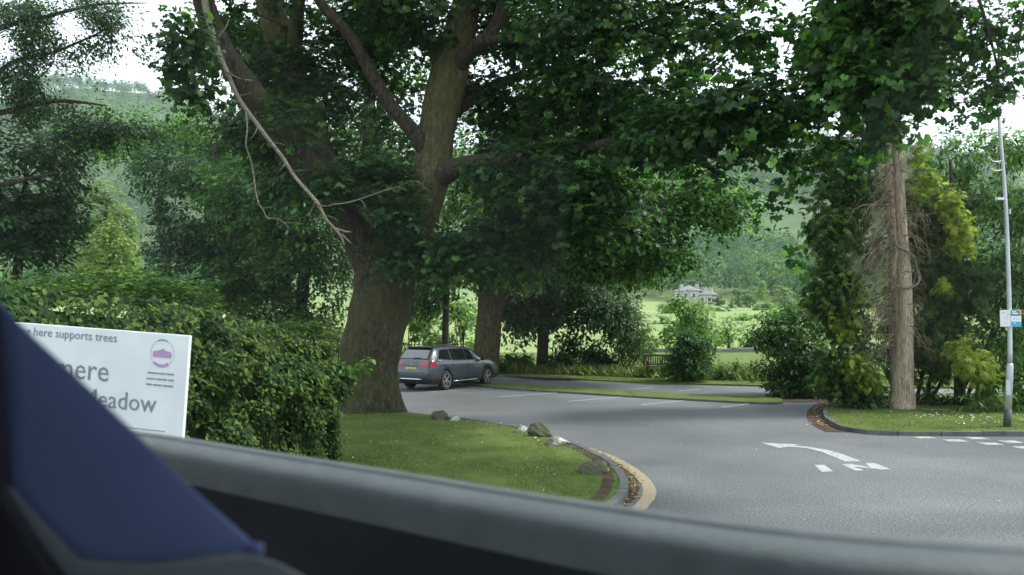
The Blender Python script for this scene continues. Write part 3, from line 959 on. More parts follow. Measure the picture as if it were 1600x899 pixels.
# the near leafy bough at the upper right, from a maple standing out of the picture on the right
mbase = np.array([10.5, 10.5, 0.1])
map_t = thing('maple_tree', 'maple bough of large bright leaves overhanging the road at the upper right', 'tree', mbase)
starts = []
mbw = MB()
mbw.tube([mbase + np.array([0, 0, -0.3]), mbase + np.array([0, 0, 2.5]), mbase + np.array([-.2, .1, 5.5]), mbase + np.array([-.5, .1, 8]), mbase + np.array([-1.4, .2, 10.5])], [.36, .28, .25, .2, .1], 16, 5, .05)
mbw.build('trunk', M['syc_bark'], map_t, True)
top = mbase + np.array([-.5, .1, 7.6])
for pp, r in (([(1560, -60, 11.5), (1470, -40, 12), (1390, 10, 12.5), (1350, 80, 12.8), (1335, 150, 13)], .07), ([(1600, -80, 11.5), (1530, -30, 11.5), (1545, 50, 11.6), (1560, 120, 11.8), (1548, 170, 12)], .03), ([(1500, -60, 12.2), (1440, 30, 12.6), (1440, 110, 12.9)], .05), ([(1640, -60, 11), (1600, 20, 11.3), (1590, 90, 11.5)], .025)):
    q = pts_px(pp)
    mm = MB(); mm.tube([top * .7 + q[0] * .3 + np.array([0, 0, .3])] + q, [r * 1.3] + [r * (1 - .8 * k / len(q)) for k in range(len(q))], 9, 5, .05)
    mm.build('limb', M['dark_bark'], map_t, True)
    starts += q
nells = [E(1300, 40, 13.2, 70, 90, .9, 1.0), E(1370, 60, 12.8, 90, 95, 1.0, 1.6), E(1435, 30, 12.4, 50, 80, .8, 1.2), E(1330, 150, 12.8, 75, 60, .8, 1.2), E(1430, 110, 12.6, 50, 45, .7, 1.0), E(1375, 200, 12.5, 40, 45, .5, .8), E(1290, 180, 13, 50, 40, .6, .7), E(1400, 165, 12.5, 45, 22, .5, .6),
         E(1400, -100, 12, 160, 80, 1.5, .5)]
sells = [E(1510, 20, 12, 30, 45, .4, .6), E(1545, 60, 11.8, 35, 60, .4, .6), E(1500, 90, 12.2, 35, 25, .3, .5), E(1470, 140, 12.3, 40, 25, .4, .5), E(1550, 140, 11.8, 30, 40, .3, .55), E(1510, 190, 12, 30, 14, .3, .35), E(1600, 30, 11.4, 25, 40, .3, .4), E(1590, 120, 11.4, 25, 30, .3, .3)]
crown(map_t, M['near_leaf'], nells, 6000, T_MAPLE, 'crown', 300, per=9, twig=0.3, size=0.185, gap=0.5, thr=-1.1, seed=1.1, droop=0.8, up=.55)
C, s, a, nn, r, tw2 = cloud(sells, 1000, per=5, twig=0.2, size=0.125, gap=0.5, thr=-2, seed=.4, droop=.9, up=.5)
leaves('sparse_crown', M['near_leaf'], C, s, a, nn, T_MAPLE, map_t, r)
mm = MB()
branches(mm, starts, tw2, 60, .010, 5, .05, 2.0)
mm.build('branch', M['dark_bark'], map_t, True)

# ------------------------------------------------------------------ other trees beyond the car park
def tree(label, base_px, base_d, trunk, rad, ells, n, mat, bark, T=T_OVAL, limbs=(), group='trees round the car park', nb=50, name='broadleaf_tree', br=.03, **kw):
    b = G(*base_px, 0.0) if base_d is None else P(*base_px, base_d)
    t = thing(name, label, 'tree', b, 0, group)
    m_ = MB()
    q = pts_px(trunk)
    m_.tube(q, rad, 18, 6, 0.06, seed=b[0])
    m_.build('trunk', M[bark], t, True)
    st = list(catmull(np.array(q), np.zeros(len(q)), 4)[0][len(q) * 2:])
    for pp, rr in limbs:
        l_ = MB(); lq = pts_px(pp); l_.tube(lq, rr, 9, 5, 0.06)
        l_.build('limb', M[bark], t, True)
        st += list(catmull(np.array(lq), np.zeros(len(lq)), 4)[0])
    o, tw_ = crown(t, M[mat], ells, n, T, 'crown', **kw)
    if nb:
        m_ = MB()
        branches(m_, st, tw_, nb, br, 5, 0.1, 9)
        m_.build('branch', M['dark_bark'], t, True)
    return t

D2 = float(G(757, 586)[1])
tree('second sycamore with thick mossy trunk behind the parked car', (757, 586), None,
     [(754, 594, D2), (756, 586, D2), (758, 565, D2), (762, 530, D2), (766, 490, D2), (772, 455, D2), (785, 420, D2), (800, 370, D2), (805, 300, D2), (810, 200, D2)], [0.82, .68, .62, .58, .58, .66, .5, .42, .32, .2],
     [E(700, 410, D2 - 1, 60, 40, 3, .9), E(640, 440, D2 + 2, 40, 40, 3, .4), E(820, 400, D2 - 3, 110, 55, 3, 1.3), E(930, 390, D2 - 4, 110, 55, 3, 1.3), E(1020, 370, D2 - 5, 90, 60, 2.5, 1.1), E(1090, 330, D2 - 5.5, 75, 45, 2, .9), E(1130, 300, D2 - 6, 60, 40, 2, .7),
      E(1130, 350, D2 - 6, 40, 32, 1.5, .45), E(870, 310, D2 - 2, 150, 70, 5, 1.0), E(1010, 300, D2 - 4, 110, 50, 4, .9), E(740, 300, D2 + 1, 120, 80, 5, .7), E(1065, 400, D2 - 5, 45, 24, 1.5, .8), E(985, 430, D2 - 4, 55, 22, 2, .7),
      E(800, 220, D2 + 2, 200, 70, 5, .4), E(950, 210, D2, 170, 60, 5, .35), E(860, 60, D2 + 2, 300, 80, 6, .12), E(560, 240, D2 + 4, 120, 100, 4, .25)],
     64000, 'mid_leaf', 'lit_moss_bark', T_OVAL,
     [([(780, 430, D2), (850, 420, D2 - 2), (920, 440, D2 - 3), (965, 432, D2 - 4)], [.2, .15, .1, .05]), ([(800, 400, D2), (900, 390, D2 - 3), (985, 370, D2 - 4.5), (1030, 348, D2 - 5), (1075, 322, D2 - 5.5), (1110, 316, D2 - 6)], [.28, .24, .2, .16, .12, .06]), ([(765, 440, D2), (720, 400, D2), (660, 350, D2)], [.25, .18, .08]),
      ([(1040, 340, D2 - 5), (1055, 280, D2 - 5.2), (1065, 250, D2 - 5.4)], [.08, .06, .03])],
     nb=90, per=14, twig=.55, size=.215, gap=1.3, thr=-.8, seed=4.2)

D3 = float(G(846, 580)[1])
tree('dark dense lime tree hanging low over the verge near the bench', (846, 580), None,
     [(846, 588, D3), (847, 578, D3), (848, 550, D3), (849, 520, D3), (850, 470, D3), (852, 420, D3), (855, 350, D3)], [.42, .33, .28, .27, .26, .22, .12],
     [E(860, 470, D3, 75, 50, 3, 1.2), E(930, 480, D3 - 1, 65, 55, 2.5, 1.3), E(965, 500, D3 - 1.5, 35, 45, 2, .8), E(810, 500, D3 + .5, 40, 40, 2, .7), E(900, 535, D3 - .5, 45, 30, 1.5, .55), E(935, 545, D3 - .5, 22, 30, 1, .5), E(880, 420, D3, 100, 40, 3, .9), E(800, 470, D3, 30, 40, 2, .6)],
     23000, 'dark_leaf', 'dark_bark', T_OVAL, nb=60, per=13, twig=.45, size=.21, gap=1.0, thr=-.9, seed=1.4, droop=.8)

tree('slim tree with one straight thin trunk behind the car roof', (696, 577), 42.0, [(695, 583, 42), (695, 560, 42), (696, 520, 42), (697, 470, 42), (699, 420, 42), (700, 360, 42)], [.24, .2, .18, .17, .15, .1],
     [E(700, 420, 42, 60, 40, 3), E(690, 470, 43, 50, 25, 2, .5), E(655, 460, 43, 40, 40, 2, .6)], 5000, 'mid_leaf', 'dark_bark', nb=25, per=10, twig=.5, size=.26, gap=1.0, thr=-.6, seed=3)
tree('tall pole-like tree rising behind the fork of the big sycamore', (572, 560), 36.0, [(574, 580, 36), (573, 480, 36), (574, 380, 36), (575, 230, 36), (577, 160, 36), (584, 110, 36), (597, 40, 36), (605, -40, 36)], [.34, .3, .3, .29, .27, .24, .2, .12],
     [E(570, 60, 36, 120, 110, 4, .5), E(520, 330, 37, 90, 60, 3, .7), E(600, 270, 37, 80, 100, 3, .6), E(540, 170, 37, 90, 60, 3, .5)], 7000, 'mid_leaf', 'dark_bark', nb=40, per=11, twig=.55, size=.26, gap=1.1, thr=-.5, seed=6)

for k, (lab, bx, d, es, n, ma) in enumerate((
        ('dark broad tree directly left of the big sycamore trunk', 470, 40, [E(470, 400, 40, 90, 75, 3.5, 1.2), E(420, 330, 40, 100, 70, 3.5, 1), E(500, 320, 40, 80, 80, 3.5, 1), E(450, 240, 41, 90, 60, 3.5, .8), E(510, 470, 40, 40, 40, 2, .6), E(400, 440, 40, 80, 40, 3, 1), E(380, 290, 41, 80, 60, 3, .8), E(450, 500, 39, 70, 50, 2, 1.1), E(360, 500, 39, 60, 50, 2, 1)], 40000, 'mid_leaf'),
        ('dark spreading tree above the middle of the hedge', 330, 43, [E(330, 350, 43, 85, 80, 3.5, 1), E(295, 400, 43, 60, 60, 3, 1), E(370, 420, 42, 90, 60, 3, 1.1), E(300, 270, 43, 90, 60, 3.5, .8), E(360, 210, 44, 90, 50, 3, .7), E(255, 320, 43, 30, 40, 2.5, .6), E(290, 470, 43, 90, 60, 3, 1.2), E(230, 490, 43, 50, 40, 2, .8), E(230, 270, 43, 36, 40, 2, .5)], 30000, 'dark_leaf'),
        ('grey green tree whose leafy top rises at the left under the sky', 255, 50, [E(200, 210, 50, 80, 40, 3, .9), E(280, 190, 50, 70, 45, 3, .8), E(230, 245, 50, 60, 28, 2.5, .6), E(130, 220, 51, 60, 40, 3, .7), E(330, 250, 51, 110, 70, 3, 1), E(450, 160, 51, 90, 70, 3, .6)], 18000, 'mid_leaf'))):
    tree(lab, (bx, 560), d, [(bx, 580, d), (bx, 500, d), (bx + 5, 420, d), (bx - 5, 330, d), (bx + 8, 230, d)], [.4, .3, .28, .2, .1], es, n, ma, 'dark_bark',
         nb=70, per=14, twig=.55, size=.23, gap=1.2, thr=-.8, seed=k * 2.2 + .7)

# left near ash tree, trunk out of the picture
ab = np.array([-15.5, 17.5, 0.0])
ash = thing('ash_tree', 'fine leaved ash with feathery branches against the sky at the upper left', 'tree', ab)
m_ = MB()
m_.tube([ab + np.array([0, 0, -.3]), ab + np.array([0, 0, 3]), ab + np.array([.3, 0, 7]), ab + np.array([.8, 0, 12])], [.5, .4, .33, .15], 16, 5, .05)
m_.build('trunk', M['syc_bark'], ash, True)
ast = []
for pp, rr in (([(-150, 330, 17.5), (-40, 200, 17), (20, 172, 17), (90, 158, 17), (165, 165, 17)], [.12, .08, .06, .045, .015]), ([(-200, 200, 17.5), (-30, 60, 17), (60, 30, 17), (150, 8, 17), (230, 5, 17)], [.12, .07, .05, .03, .01]), ([(-150, 260, 17.5), (0, 110, 17), (90, 80, 17), (180, 40, 17)], [.1, .05, .035, .01]), ([(-150, 330, 17.5), (0, 290, 17.5), (90, 270, 17.5)], [.1, .06, .02])):
    l_ = MB(); q = pts_px(pp); l_.tube(q, rr, 8, 5, .05); l_.build('limb', M['dark_bark'], ash, True); ast += list(catmull(np.array(q), np.zeros(len(q)), 4)[0])
aells = [E(60, 30, 17, 110, 50, 1.5, 1), E(155, 40, 17, 80, 50, 1.2, 1.0), E(50, 110, 17, 90, 60, 1.3, .65), E(205, 70, 17, 35, 26, .6, .5), E(110, 165, 17, 70, 20, .8, .5), E(20, 170, 17, 60, 30, 1, .8), E(-40, 80, 17, 90, 110, 2, .8)]
_, tw3 = crown(ash, M['blue_leaf'], aells, 24000, T_KITE, 'crown', per=16, twig=.28, size=.08, gap=.42, thr=.0, seed=.9, droop=.5)
l_ = MB(); branches(l_, ast, tw3, 130, .012, 5, .05, 2.2); l_.build('branch', M['dark_bark'], ash, True)
dells = [E(50, 260, 19, 80, 70, 2, 1.2), E(20, 340, 19, 100, 80, 2, 1.2), E(85, 330, 19.5, 32, 70, 1.5, 1), E(40, 400, 19, 60, 40, 1.5, 1), E(165, 205, 20, 85, 28, 1, 1.1), E(-60, 330, 19, 80, 120, 2, 1)]
tree('dark small leaved holly filling the left edge above the hedge', (20, 560), 19.5, [(20, 660, 19.5), (22, 500, 19.5), (30, 400, 19.5), (40, 280, 19.5)], [.16, .14, .1, .05], dells, 27000, 'dark_leaf', 'dark_bark', T_KITE, nb=50, name='holly_tree', br=.015, per=12, twig=.28, size=.13, gap=.7, thr=-1.0, seed=2.9)

# two pale trees in the gap on the left
tree('tall pale green tree in the gap left of the dark trees', (165, 560), 80, [(168, 560, 80), (166, 480, 80), (165, 380, 80), (165, 300, 80)], [.4, .35, .25, .1], [E(165, 400, 80, 48, 50, 3), E(168, 350, 80, 42, 40, 3, .9), E(162, 312, 80, 26, 30, 2, .8), E(190, 380, 80, 24, 30, 2, .6)], 10000, 'pale_leaf', 'dark_bark', nb=30, group='pale trees on the left', per=12, twig=.7, size=.38, gap=1.5, thr=-.9, seed=3)
tree('bright yellow green tree in front of the tall pale one', (168, 560), 70, [(168, 560, 70), (168, 480, 70), (168, 400, 70), (172, 360, 70)], [.3, .25, .15, .05], [E(168, 420, 70, 46, 34, 2.5), E(170, 385, 70, 32, 30, 2, .9), E(174, 358, 70, 14, 16, 1, .8), E(200, 405, 70, 16, 20, 1, .6)], 5200, 'lime_leaf', 'dark_bark', nb=20, group='pale trees on the left', per=12, twig=.6, size=.34, gap=1.2, thr=-1, seed=5)

# ------------------------------------------------------------------ undergrowth beyond the through road
ug = 'shrubs along the meadow edge'
shrub('shrub', 'bright shrub filling the gap left of the car behind the trunk', 'shrub', P(640, 575, 48), [E(640, 480, 48, 36, 50, 2), E(610, 530, 48, 40, 30, 2, .5), E(660, 520, 48, 26, 30, 1.5, .8)], 2600, M['light_leaf'], T_OVAL, 8, ug, .05, per=10, twig=.5, size=.26, gap=.9, thr=-.5, seed=1)
shrub('shrub', 'airy green thicket between the slim trunk and second sycamore', 'shrub', P(720, 575, 47), [E(715, 500, 47, 34, 45, 2), E(735, 540, 47, 24, 22, 1.5, .6), E(680, 535, 47, 22, 20, 1.5, .6)], 2600, M['light_leaf'], T_OVAL, 8, ug, .05, per=10, twig=.5, size=.26, gap=.9, thr=-.5, seed=2)
shrub('shrub', 'yellow green bush glimpsed between hedge end and big trunk', 'shrub', P(530, 575, 44), [E(530, 520, 44, 26, 38, 2)], 1600, M['pale_leaf'], T_OVAL, 5, ug, .04, per=10, twig=.5, size=.25, gap=.9, thr=-.8, seed=2)
shrub('shrub', 'low weeds and brambles right of the second sycamore trunk', 'shrub', P(805, 582, 39), [E(805, 566, 39, 30, 15, 1.2), E(780, 570, 39, 16, 12, 1, .6)], 1800, M['mid_leaf'], T_KITE, 4, ug, .02, per=10, twig=.3, size=.18, gap=.6, thr=-1, seed=2)
shrub('shrub', 'low dark undergrowth beneath the dense lime tree', 'shrub', P(890, 583, 38), [E(880, 565, 38, 36, 14, 1), E(930, 566, 38, 40, 18, 1)], 3000, M['dark_leaf'], T_KITE, 4, ug, .02, per=10, twig=.3, size=.17, gap=.6, thr=-1, seed=7)
shrub('shrub', 'group of slender saplings with feathery leaves left of the bench', 'shrub', P(975, 585, 37), [E(975, 530, 37, 40, 40, 1.5, 1), E(1005, 520, 37, 28, 35, 1.5, .7), E(985, 568, 37, 40, 14, 1, .9)], 3800, M['light_leaf'], T_LONG, 18, ug, .022, per=10, twig=.35, size=.22, gap=.7, thr=-.3, seed=3)
shrub('shrub', 'tall loose hawthorn rising behind the rounded bush', 'shrub', P(1090, 585, 38), [E(1075, 490, 38, 36, 30, 1.5), E(1095, 520, 38, 30, 40, 1.5), E(1045, 520, 38, 30, 30, 1.5, .8), E(1060, 470, 38, 16, 14, 1, .6)], 3300, M['light_leaf'], T_KITE, 14, ug, .03, per=10, twig=.4, size=.2, gap=.8, thr=-.4, seed=3.5)
shrub('bush', 'rounded dark green bush hiding one end of the bench', 'bush', P(1076, 597, 32), [E(1076, 565, 32, 40, 30, 1.1, 1.3), E(1070, 535, 32, 34, 24, 1, 1), E(1100, 545, 32, 18, 18, .8, .8), E(1050, 580, 32, 18, 16, .8, .8)], 7500, M['mid_leaf'], T_OVAL, 16, None, .025, per=11, twig=.26, size=.13, gap=.5, thr=-1.3, seed=1.2)
shrub('shrub', 'low leafy weeds right of the rounded bush', 'shrub', P(1140, 598, 33), [E(1135, 580, 33, 22, 17, .8), E(1165, 582, 33, 16, 16, .8, .8), E(1150, 570, 33, 14, 14, .6, .5)], 2000, M['light_leaf'], T_KITE, 8, ug, .015, per=9, twig=.25, size=.14, gap=.5, thr=-.7, seed=2)
shrub('bush', 'big leafy green bush at the far corner of the car park', 'bush', G(1235, 620), [E(1230, 560, 26.5, 60, 50, 1.2, 1.4), E(1215, 515, 26.5, 42, 40, 1, 1), E(1255, 500, 26.8, 45, 35, 1, 1), E(1240, 600, 26.2, 50, 20, .9, 1), E(1180, 530, 26.5, 18, 24, .6, .5), E(1280, 570, 26.6, 40, 50, 1, 1.1), E(1250, 610, 26, 55, 13, .8, 1.1)], 17500, M['mid_leaf'], T_OVAL, 26, None, .03, per=11, twig=.26, size=.125, gap=.6, thr=-1.1, seed=4.4)

# meadow trees in the haze
def meadow_tree(label, px, py, d, rx, ry, n, mat, trunk=True, size=.4, thr=-.6, group='trees scattered on the far meadow', top=None):
    z = hgt(np.array(P(px, 500, d)[0]), np.array(float(d)))
    b = np.array([P(px, 500, d)[0], d, float(z)])
    t = thing('meadow_tree', label, 'tree', b, 0, group)
    c = P(px, py, d)
    m_ = MB()
    m_.tube([b + np.array([0, 0, -.3]), b * .5 + c * .5 + np.array([.15, 0, 0]), c], [.018 * rx * d / F * 3 + .05, .04 * rx * d / F + .05, .03], 8, 4, .05)
    st = [b * .4 + c * .6, c]
    k = d / F
    es = [E(px, py, d, rx, ry, rx * k * .8), E(px - rx * .4, py + ry * .3, d, rx * .6, ry * .6, rx * k * .5, .7), E(px + rx * .4, py + ry * .2, d, rx * .6, ry * .6, rx * k * .5, .7)]
    if top: es.append(E(px, py - ry, d, rx * .35, ry * .6, rx * k * .3, .6))
    o, tw_ = crown(t, M[mat], es, n, T_KITE, 'crown', per=9, twig=rx * k * .16, size=size, gap=rx * k * .35, thr=thr, seed=px * .1)
    branches(m_, st, tw_, 14, .02, 4, .1, 9)
    m_.build('trunk', M['dark_bark'], t, True)
    return t
meadow_tree('airy small tree with visible bent trunk on the sunlit meadow', 1136, 515, 64, 32, 24, 1500, 'light_leaf', size=.22, thr=-.1)
meadow_tree('narrow golden conifer beside the far house', 1143, 478, 220, 8, 12, 700, 'lime_leaf', size=.55, top=True)
meadow_tree('tall brownish tree behind the golden conifer', 1155, 462, 240, 14, 17, 800, 'wood_leaf', size=.8)
meadow_tree('round green tree close in front of the far house', 1100, 482, 200, 20, 14, 1100, 'light_leaf', size=.7)
meadow_tree('bushy tree on the meadow left of the far house', 1048, 482, 180, 22, 10, 900, 'light_leaf', size=.6)
meadow_tree('low rounded tree at the meadow top right of the conifer', 1192, 478, 200, 16, 12, 900, 'light_leaf', size=.6)
meadow_tree('pale round tree under the wooded slope', 1172, 466, 230, 16, 14, 900, 'light_leaf', size=.7)
meadow_tree('tall pale tree against the wood near the conifer edge', 1225, 462, 210, 20, 22, 1100, 'pale_leaf', size=.7)
meadow_tree('dusky shrubby tree low on the meadow beside the sapling group', 1035, 505, 120, 20, 14, 900, 'light_leaf', size=.45)
meadow_tree('dark green tree behind the far house', 1075, 440, 300, 22, 16, 900, 'wood_leaf', size=1.0)
meadow_tree('broad pale green tree left of the conifer edge on the meadow', 1212, 492, 150, 26, 17, 1300, 'light_leaf', size=.5)
meadow_tree('rounded mid green tree beside the broad pale one', 1252, 482, 165, 24, 20, 1300, 'mid_leaf', size=.55)
meadow_tree('small thorn bush below the golden conifer', 1160, 497, 135, 16, 9, 700, 'light_leaf', size=.4)
meadow_tree('leafy tree nearest the cypress seen across the meadow', 1285, 470, 150, 24, 26, 1300, 'mid_leaf', size=.5)
meadow_tree('olive tree standing right of the house gable', 1122, 470, 262, 13, 9, 700, 'wood_leaf', size=.8)
meadow_tree('thin hazy tree rising above the big corner bush', 1190, 452, 232, 12, 18, 800, 'light_leaf', size=.6)
meadow_tree('loose hawthorn on the near meadow behind the rounded bush', 1108, 525, 72, 26, 20, 1500, 'light_leaf', size=.24)
meadow_tree('low bushy thorn near the dry stone wall', 1172, 532, 70, 18, 14, 1100, 'light_leaf', size=.22)
meadow_tree('hazy rounded tree on the meadow beside the tall hawthorn', 1060, 512, 95, 22, 18, 1200, 'light_leaf', size=.3)
meadow_tree('green tree hiding the right end of the far house', 1128, 488, 190, 12, 12, 700, 'light_leaf', size=.6)

# wood on the fell side: far-off wood as one mass
NT = 9500
ty = 235 + 680 * RNG.random(NT); tx = ty * RNG.uniform(-.66, .64, NT)
ok = (gapnoise(np.stack([tx, ty, 0 * tx], 1), 70, 1.0) > -1.3 + 1.3 * sstep(700, 1050, ty)) & ((tx > 0.05 * ty) | (tx < -.3 * ty))
ok &= ~((ty < 305) & (np.abs(tx - 66) < 20)) & ~((ty < 300) & (tx < 60))
tx, ty = tx[ok], ty[ok]
tz = hgt(tx, ty)
nq = 85
Hh = RNG.uniform(9, 19, len(tx))
con = RNG.random(len(tx)) < .22
u = unit(len(tx) * nq); u[:, 2] = np.abs(u[:, 2]) * 1.1 - .25
rr = np.repeat(Hh, nq)
wd = np.where(np.repeat(con, nq), .24 * (1.05 - np.clip(u[:, 2], 0, 1)), .42)
C = np.stack([np.repeat(tx, nq) + u[:, 0] * rr * wd, np.repeat(ty, nq) + u[:, 1] * rr * wd, np.repeat(tz, nq) + rr * (.5 + .5 * u[:, 2])], 1)
C += unit(len(C)) * .7
rnd = np.clip(np.repeat(RNG.random(len(tx)), nq) * .75 + .25 * RNG.random(len(C)), 0, .999)
wo = leaves('fell_wood', M['wood_leaf'], C, RNG.uniform(.9, 1.9, len(C)), unit(len(C)), u + .4 * unit(len(C)), T_KITE, None, rnd)
setp(wo, 'hazy mixed woodland covering the lower fell side', 'woodland', None, 'stuff')

# ------------------------------------------------------------------ far house
hz_ = float(hgt(np.array(68.0), np.array(285.0)))
hb = np.array([P(1078, 480, 285)[0], 285.0, hz_ - .5])
house = thing('stone_house', 'grey stone house with hipped slate roof and chimneys on the far meadow', 'house', hb, math.radians(-28))
M['stone'] = plain('house_stone', (0.36, 0.35, 0.33), .9, noise=.25, nscale=.6)
M['slate'] = plain('slate', (0.17, 0.175, 0.19), .7, noise=.2, nscale=.8)
M['win'] = plain('dark_window', (0.04, .045, .05), .2)
M['trim'] = plain('pale_window_trim', (0.72, .72, .69), .7)


def hip(mb_, x0, x1, y0, y1, z, h, ov=.5):
    cx, cy = (x0 + x1) / 2, (y0 + y1) / 2
    rl = max(0.2, (x1 - x0) / 2 - (y1 - y0) / 2)
    v = [(x0 - ov, y0 - ov, z), (x1 + ov, y0 - ov, z), (x1 + ov, y1 + ov, z), (x0 - ov, y1 + ov, z), (cx - rl, cy, z + h), (cx + rl, cy, z + h)]
    mb_.add(v, [(0, 1, 5, 4), (1, 2, 5), (2, 3, 4, 5), (3, 0, 4), (3, 2, 1, 0)])
top_z = P(1083, 455, 285)[2] - hb[2]
for (x0, x1, y0, y1, hh, wins) in ((-4.5, 4.0, -4, 4, top_z, 3), (4.0, 9.0, -3, 3, top_z * .70, 2)):
    q = MB(); q.box(((x0 + x1) / 2, (y0 + y1) / 2, hh / 2), (x1 - x0, y1 - y0, hh)); q.build('wall', M['stone'], house, world=False)
    q = MB(); hip(q, x0, x1, y0, y1, hh + .01, 2.0); rf = q.build('roof', M['slate'], house, world=False)
    for cxx in (x0 + 1.5, x1 - 1.5):
        q = MB(); q.box((cxx, (y0 + y1) / 2, hh + 1.5), (1.1, .9, 2.0)); q.build('chimney', M['stone'], rf, world=False)
    for fl in range(int(hh // 3)):
        for k in range(wins):
            wx = x0 + (k + .5) * (x1 - x0) / wins
            q = MB(); q.box((wx, y0 - .05, hh - 1.7 - fl * 3.1), (1.5, .14, 2.0)); fr_ = q.build('window', M['trim'], house, world=False)
            q = MB(); q.box((wx, y0 - .11, hh - 1.7 - fl * 3.1), (1.1, .06, 1.6)); q.build('pane', M['win'], fr_, world=False)
    for fl in range(int(hh // 3)):
        if x0 > 0: break
        for k in range(3):
            wy = y0 + (k + .5) * (y1 - y0) / 3
            q = MB(); q.box((x0 - .05, wy, hh - 1.7 - fl * 3.1), (.14, 1.4, 2.0)); fr_ = q.build('window', M['trim'], house, world=False)
            q = MB(); q.box((x0 - .11, wy, hh - 1.7 - fl * 3.1), (.06, 1.0, 1.6)); q.build('pane', M['win'], fr_, world=False)

# stone field wall across the meadow
wl = MB()
wr = random.Random(4)
for k in range(70):
    x = 8 + k * .55
    wl.box((x, 60 + .03 * x + wr.uniform(-.05, .05),   .2 + float(hgt(np.array(x), np.array(60.)))), (.55, .5, .45 + wr.uniform(-.12, .15)))
setp(wl.build('field_wall', plain('field_wall_stone', (.15, .148, .135), .9, noise=.3, nscale=2), bevel=.05), 'low grey dry stone wall crossing the meadow', 'wall')

# ------------------------------------------------------------------ right hand group: bare conifer, golden sprays, laurel
cb = G(1409, 638, 0.1)
DC = float(cb[1])
con_t = thing('cypress_tree', 'conifer with bare shredded brown trunk and dead twigs on the grass island', 'tree', cb)
m_ = MB()
m_.tube(pts_px([(1409, 646, DC), (1409, 636, DC), (1409, 615, DC), (1410, 570, DC), (1411, 520, DC), (1410, 480, DC), (1408, 450, DC)]), [.42, .345, .312, .285, .255, .235, .21], 30, 8, .07)
m_.tube(pts_px([(1412, 560, DC - .06), (1413, 460, DC - .10), (1411, 400, DC), (1406, 320, DC), (1402, 240, DC), (1399, 170, DC), (1396, 60, DC), (1392, -60, DC)]), [.20, .20, .165, .15, .14, .13, .10, .04], 18, 8, .06)
m_.tube(pts_px([(1402, 560, DC + .12), (1399, 470, DC + .12), (1396, 390, DC + .1), (1392, 300, DC + .1), (1388, 220, DC + .1), (1385, 150, DC + .1), (1380, 40, DC + .1)]), [.20, .17, .14, .13, .12, .09, .03], 16, 8, .06)
m_.build('trunk', M['conifer_bark'], con_t, True)
m_ = MB()      # ivy stem winding round the trunk
m_.tube(pts_px([(1398, 376, DC - .25), (1402, 385, DC - .33), (1415, 392, DC - .33), (1428, 403, DC - .25), (1433, 420, DC - .15), (1437, 432, DC - .1), (1434, 443, DC - .2), (1424, 449, DC - .32), (1412, 450, DC - .38), (1400, 446, DC - .36), (1388, 437, DC - .3), (1378, 424, DC - .2), (1370, 410, DC)]), [.03, .035, .035, .035, .035, .034, .032, .032, .03, .03, .028, .022, .012], 8, 6, .08)
m_.tube(pts_px([(1362, 285, DC - .2), (1372, 293, DC - .25), (1388, 293, DC - .25), (1396, 285, DC - .15)]), [.012, .02, .022, .02], 7, 5)
m_.build('ivy_stem', M['dead_wood'], con_t, True)
# dead twigs
m_ = MB()
tr_ = random.Random(9)
for k in range(230):
    y0 = tr_.uniform(190, 545)
    side = -1 if tr_.random() < .72 else 1
    L = tr_.uniform(20, 85) * (1 if side < 0 else .75) * (.55 + .5 * (y0 > 290))
    x0 = 1396 + (y0 - 200) * .02 + (8 if side > 0 else 0)
    dd = DC + tr_.uniform(-1.2, 1.0)
    rise = tr_.uniform(-.45, .35)
    sg = tr_.uniform(.1, 1.3)
    w1, w2 = tr_.uniform(-5, 5), tr_.uniform(-9, 9)
    m_.tube(pts_px([(x0, y0, DC), (x0 + side * L * .3, y0 + L * rise * .5 + w1, DC + (dd - DC) * .4), (x0 + side * L * .65 + w1, y0 + L * (rise * .4 + sg * .35) + w2, dd), (x0 + side * L * .85 + w2, y0 + L * sg, dd)]), [.013, .010, .007, .002], 4, 3)
    for j in range(3):
        f = tr_.uniform(.3, .9)
        bx, by = x0 + side * L * f, y0 + L * (rise * .3 + sg * .4) * f
        m_.tube(pts_px([(bx, by, dd), (bx + side * tr_.uniform(-6, 14), by + tr_.uniform(-4, 22), dd - .1), (bx + side * tr_.uniform(-8, 22), by + tr_.uniform(2, 44), dd - .1)]), [.006, .004, .0015], 4, 3)
for k in range(130):
    x0, y0 = tr_.uniform(1318, 1395), tr_.uniform(360, 480)
    m_.tube(pts_px([(x0, y0, DC - .3), (x0 - tr_.uniform(-10, 14), y0 + tr_.uniform(10, 35), DC - .4), (x0 - tr_.uniform(-6, 30), y0 + tr_.uniform(30, 85), DC - .4)]), [.006, .0045, .0015], 4, 3)
m_.build('dead_twig', M['twig'], con_t, True)
cells = [E(1320, 260, DC + .8, 50, 60, 1, .9), E(1300, 350, DC + .6, 40, 70, 1, 1.1), E(1300, 450, DC + .4, 45, 60, 1, 1.3), E(1320, 520, DC + .3, 42, 55, .9, 1.2), E(1345, 575, DC - .1, 28, 38, .6, .8), E(1330, 600, DC + .2, 40, 25, .8, .9), E(1360, 300, DC + 1, 40, 120, .8, .6), E(1430, 520, DC + 1.4, 60, 100, .9, .8), E(1440, 350, DC + 1.2, 40, 120, .9, .7), E(1390, 100, DC, 110, 110, 1.8, .9), E(1300, 570, DC + .5, 30, 50, .8, .9), E(1318, 470, DC - .5, 36, 70, .4, .9), E(1305, 390, DC - .4, 36, 60, .4, .9), E(1345, 540, DC - .7, 22, 40, .3, .5), E(1330, 330, DC - .2, 30, 60, .4, .5)]
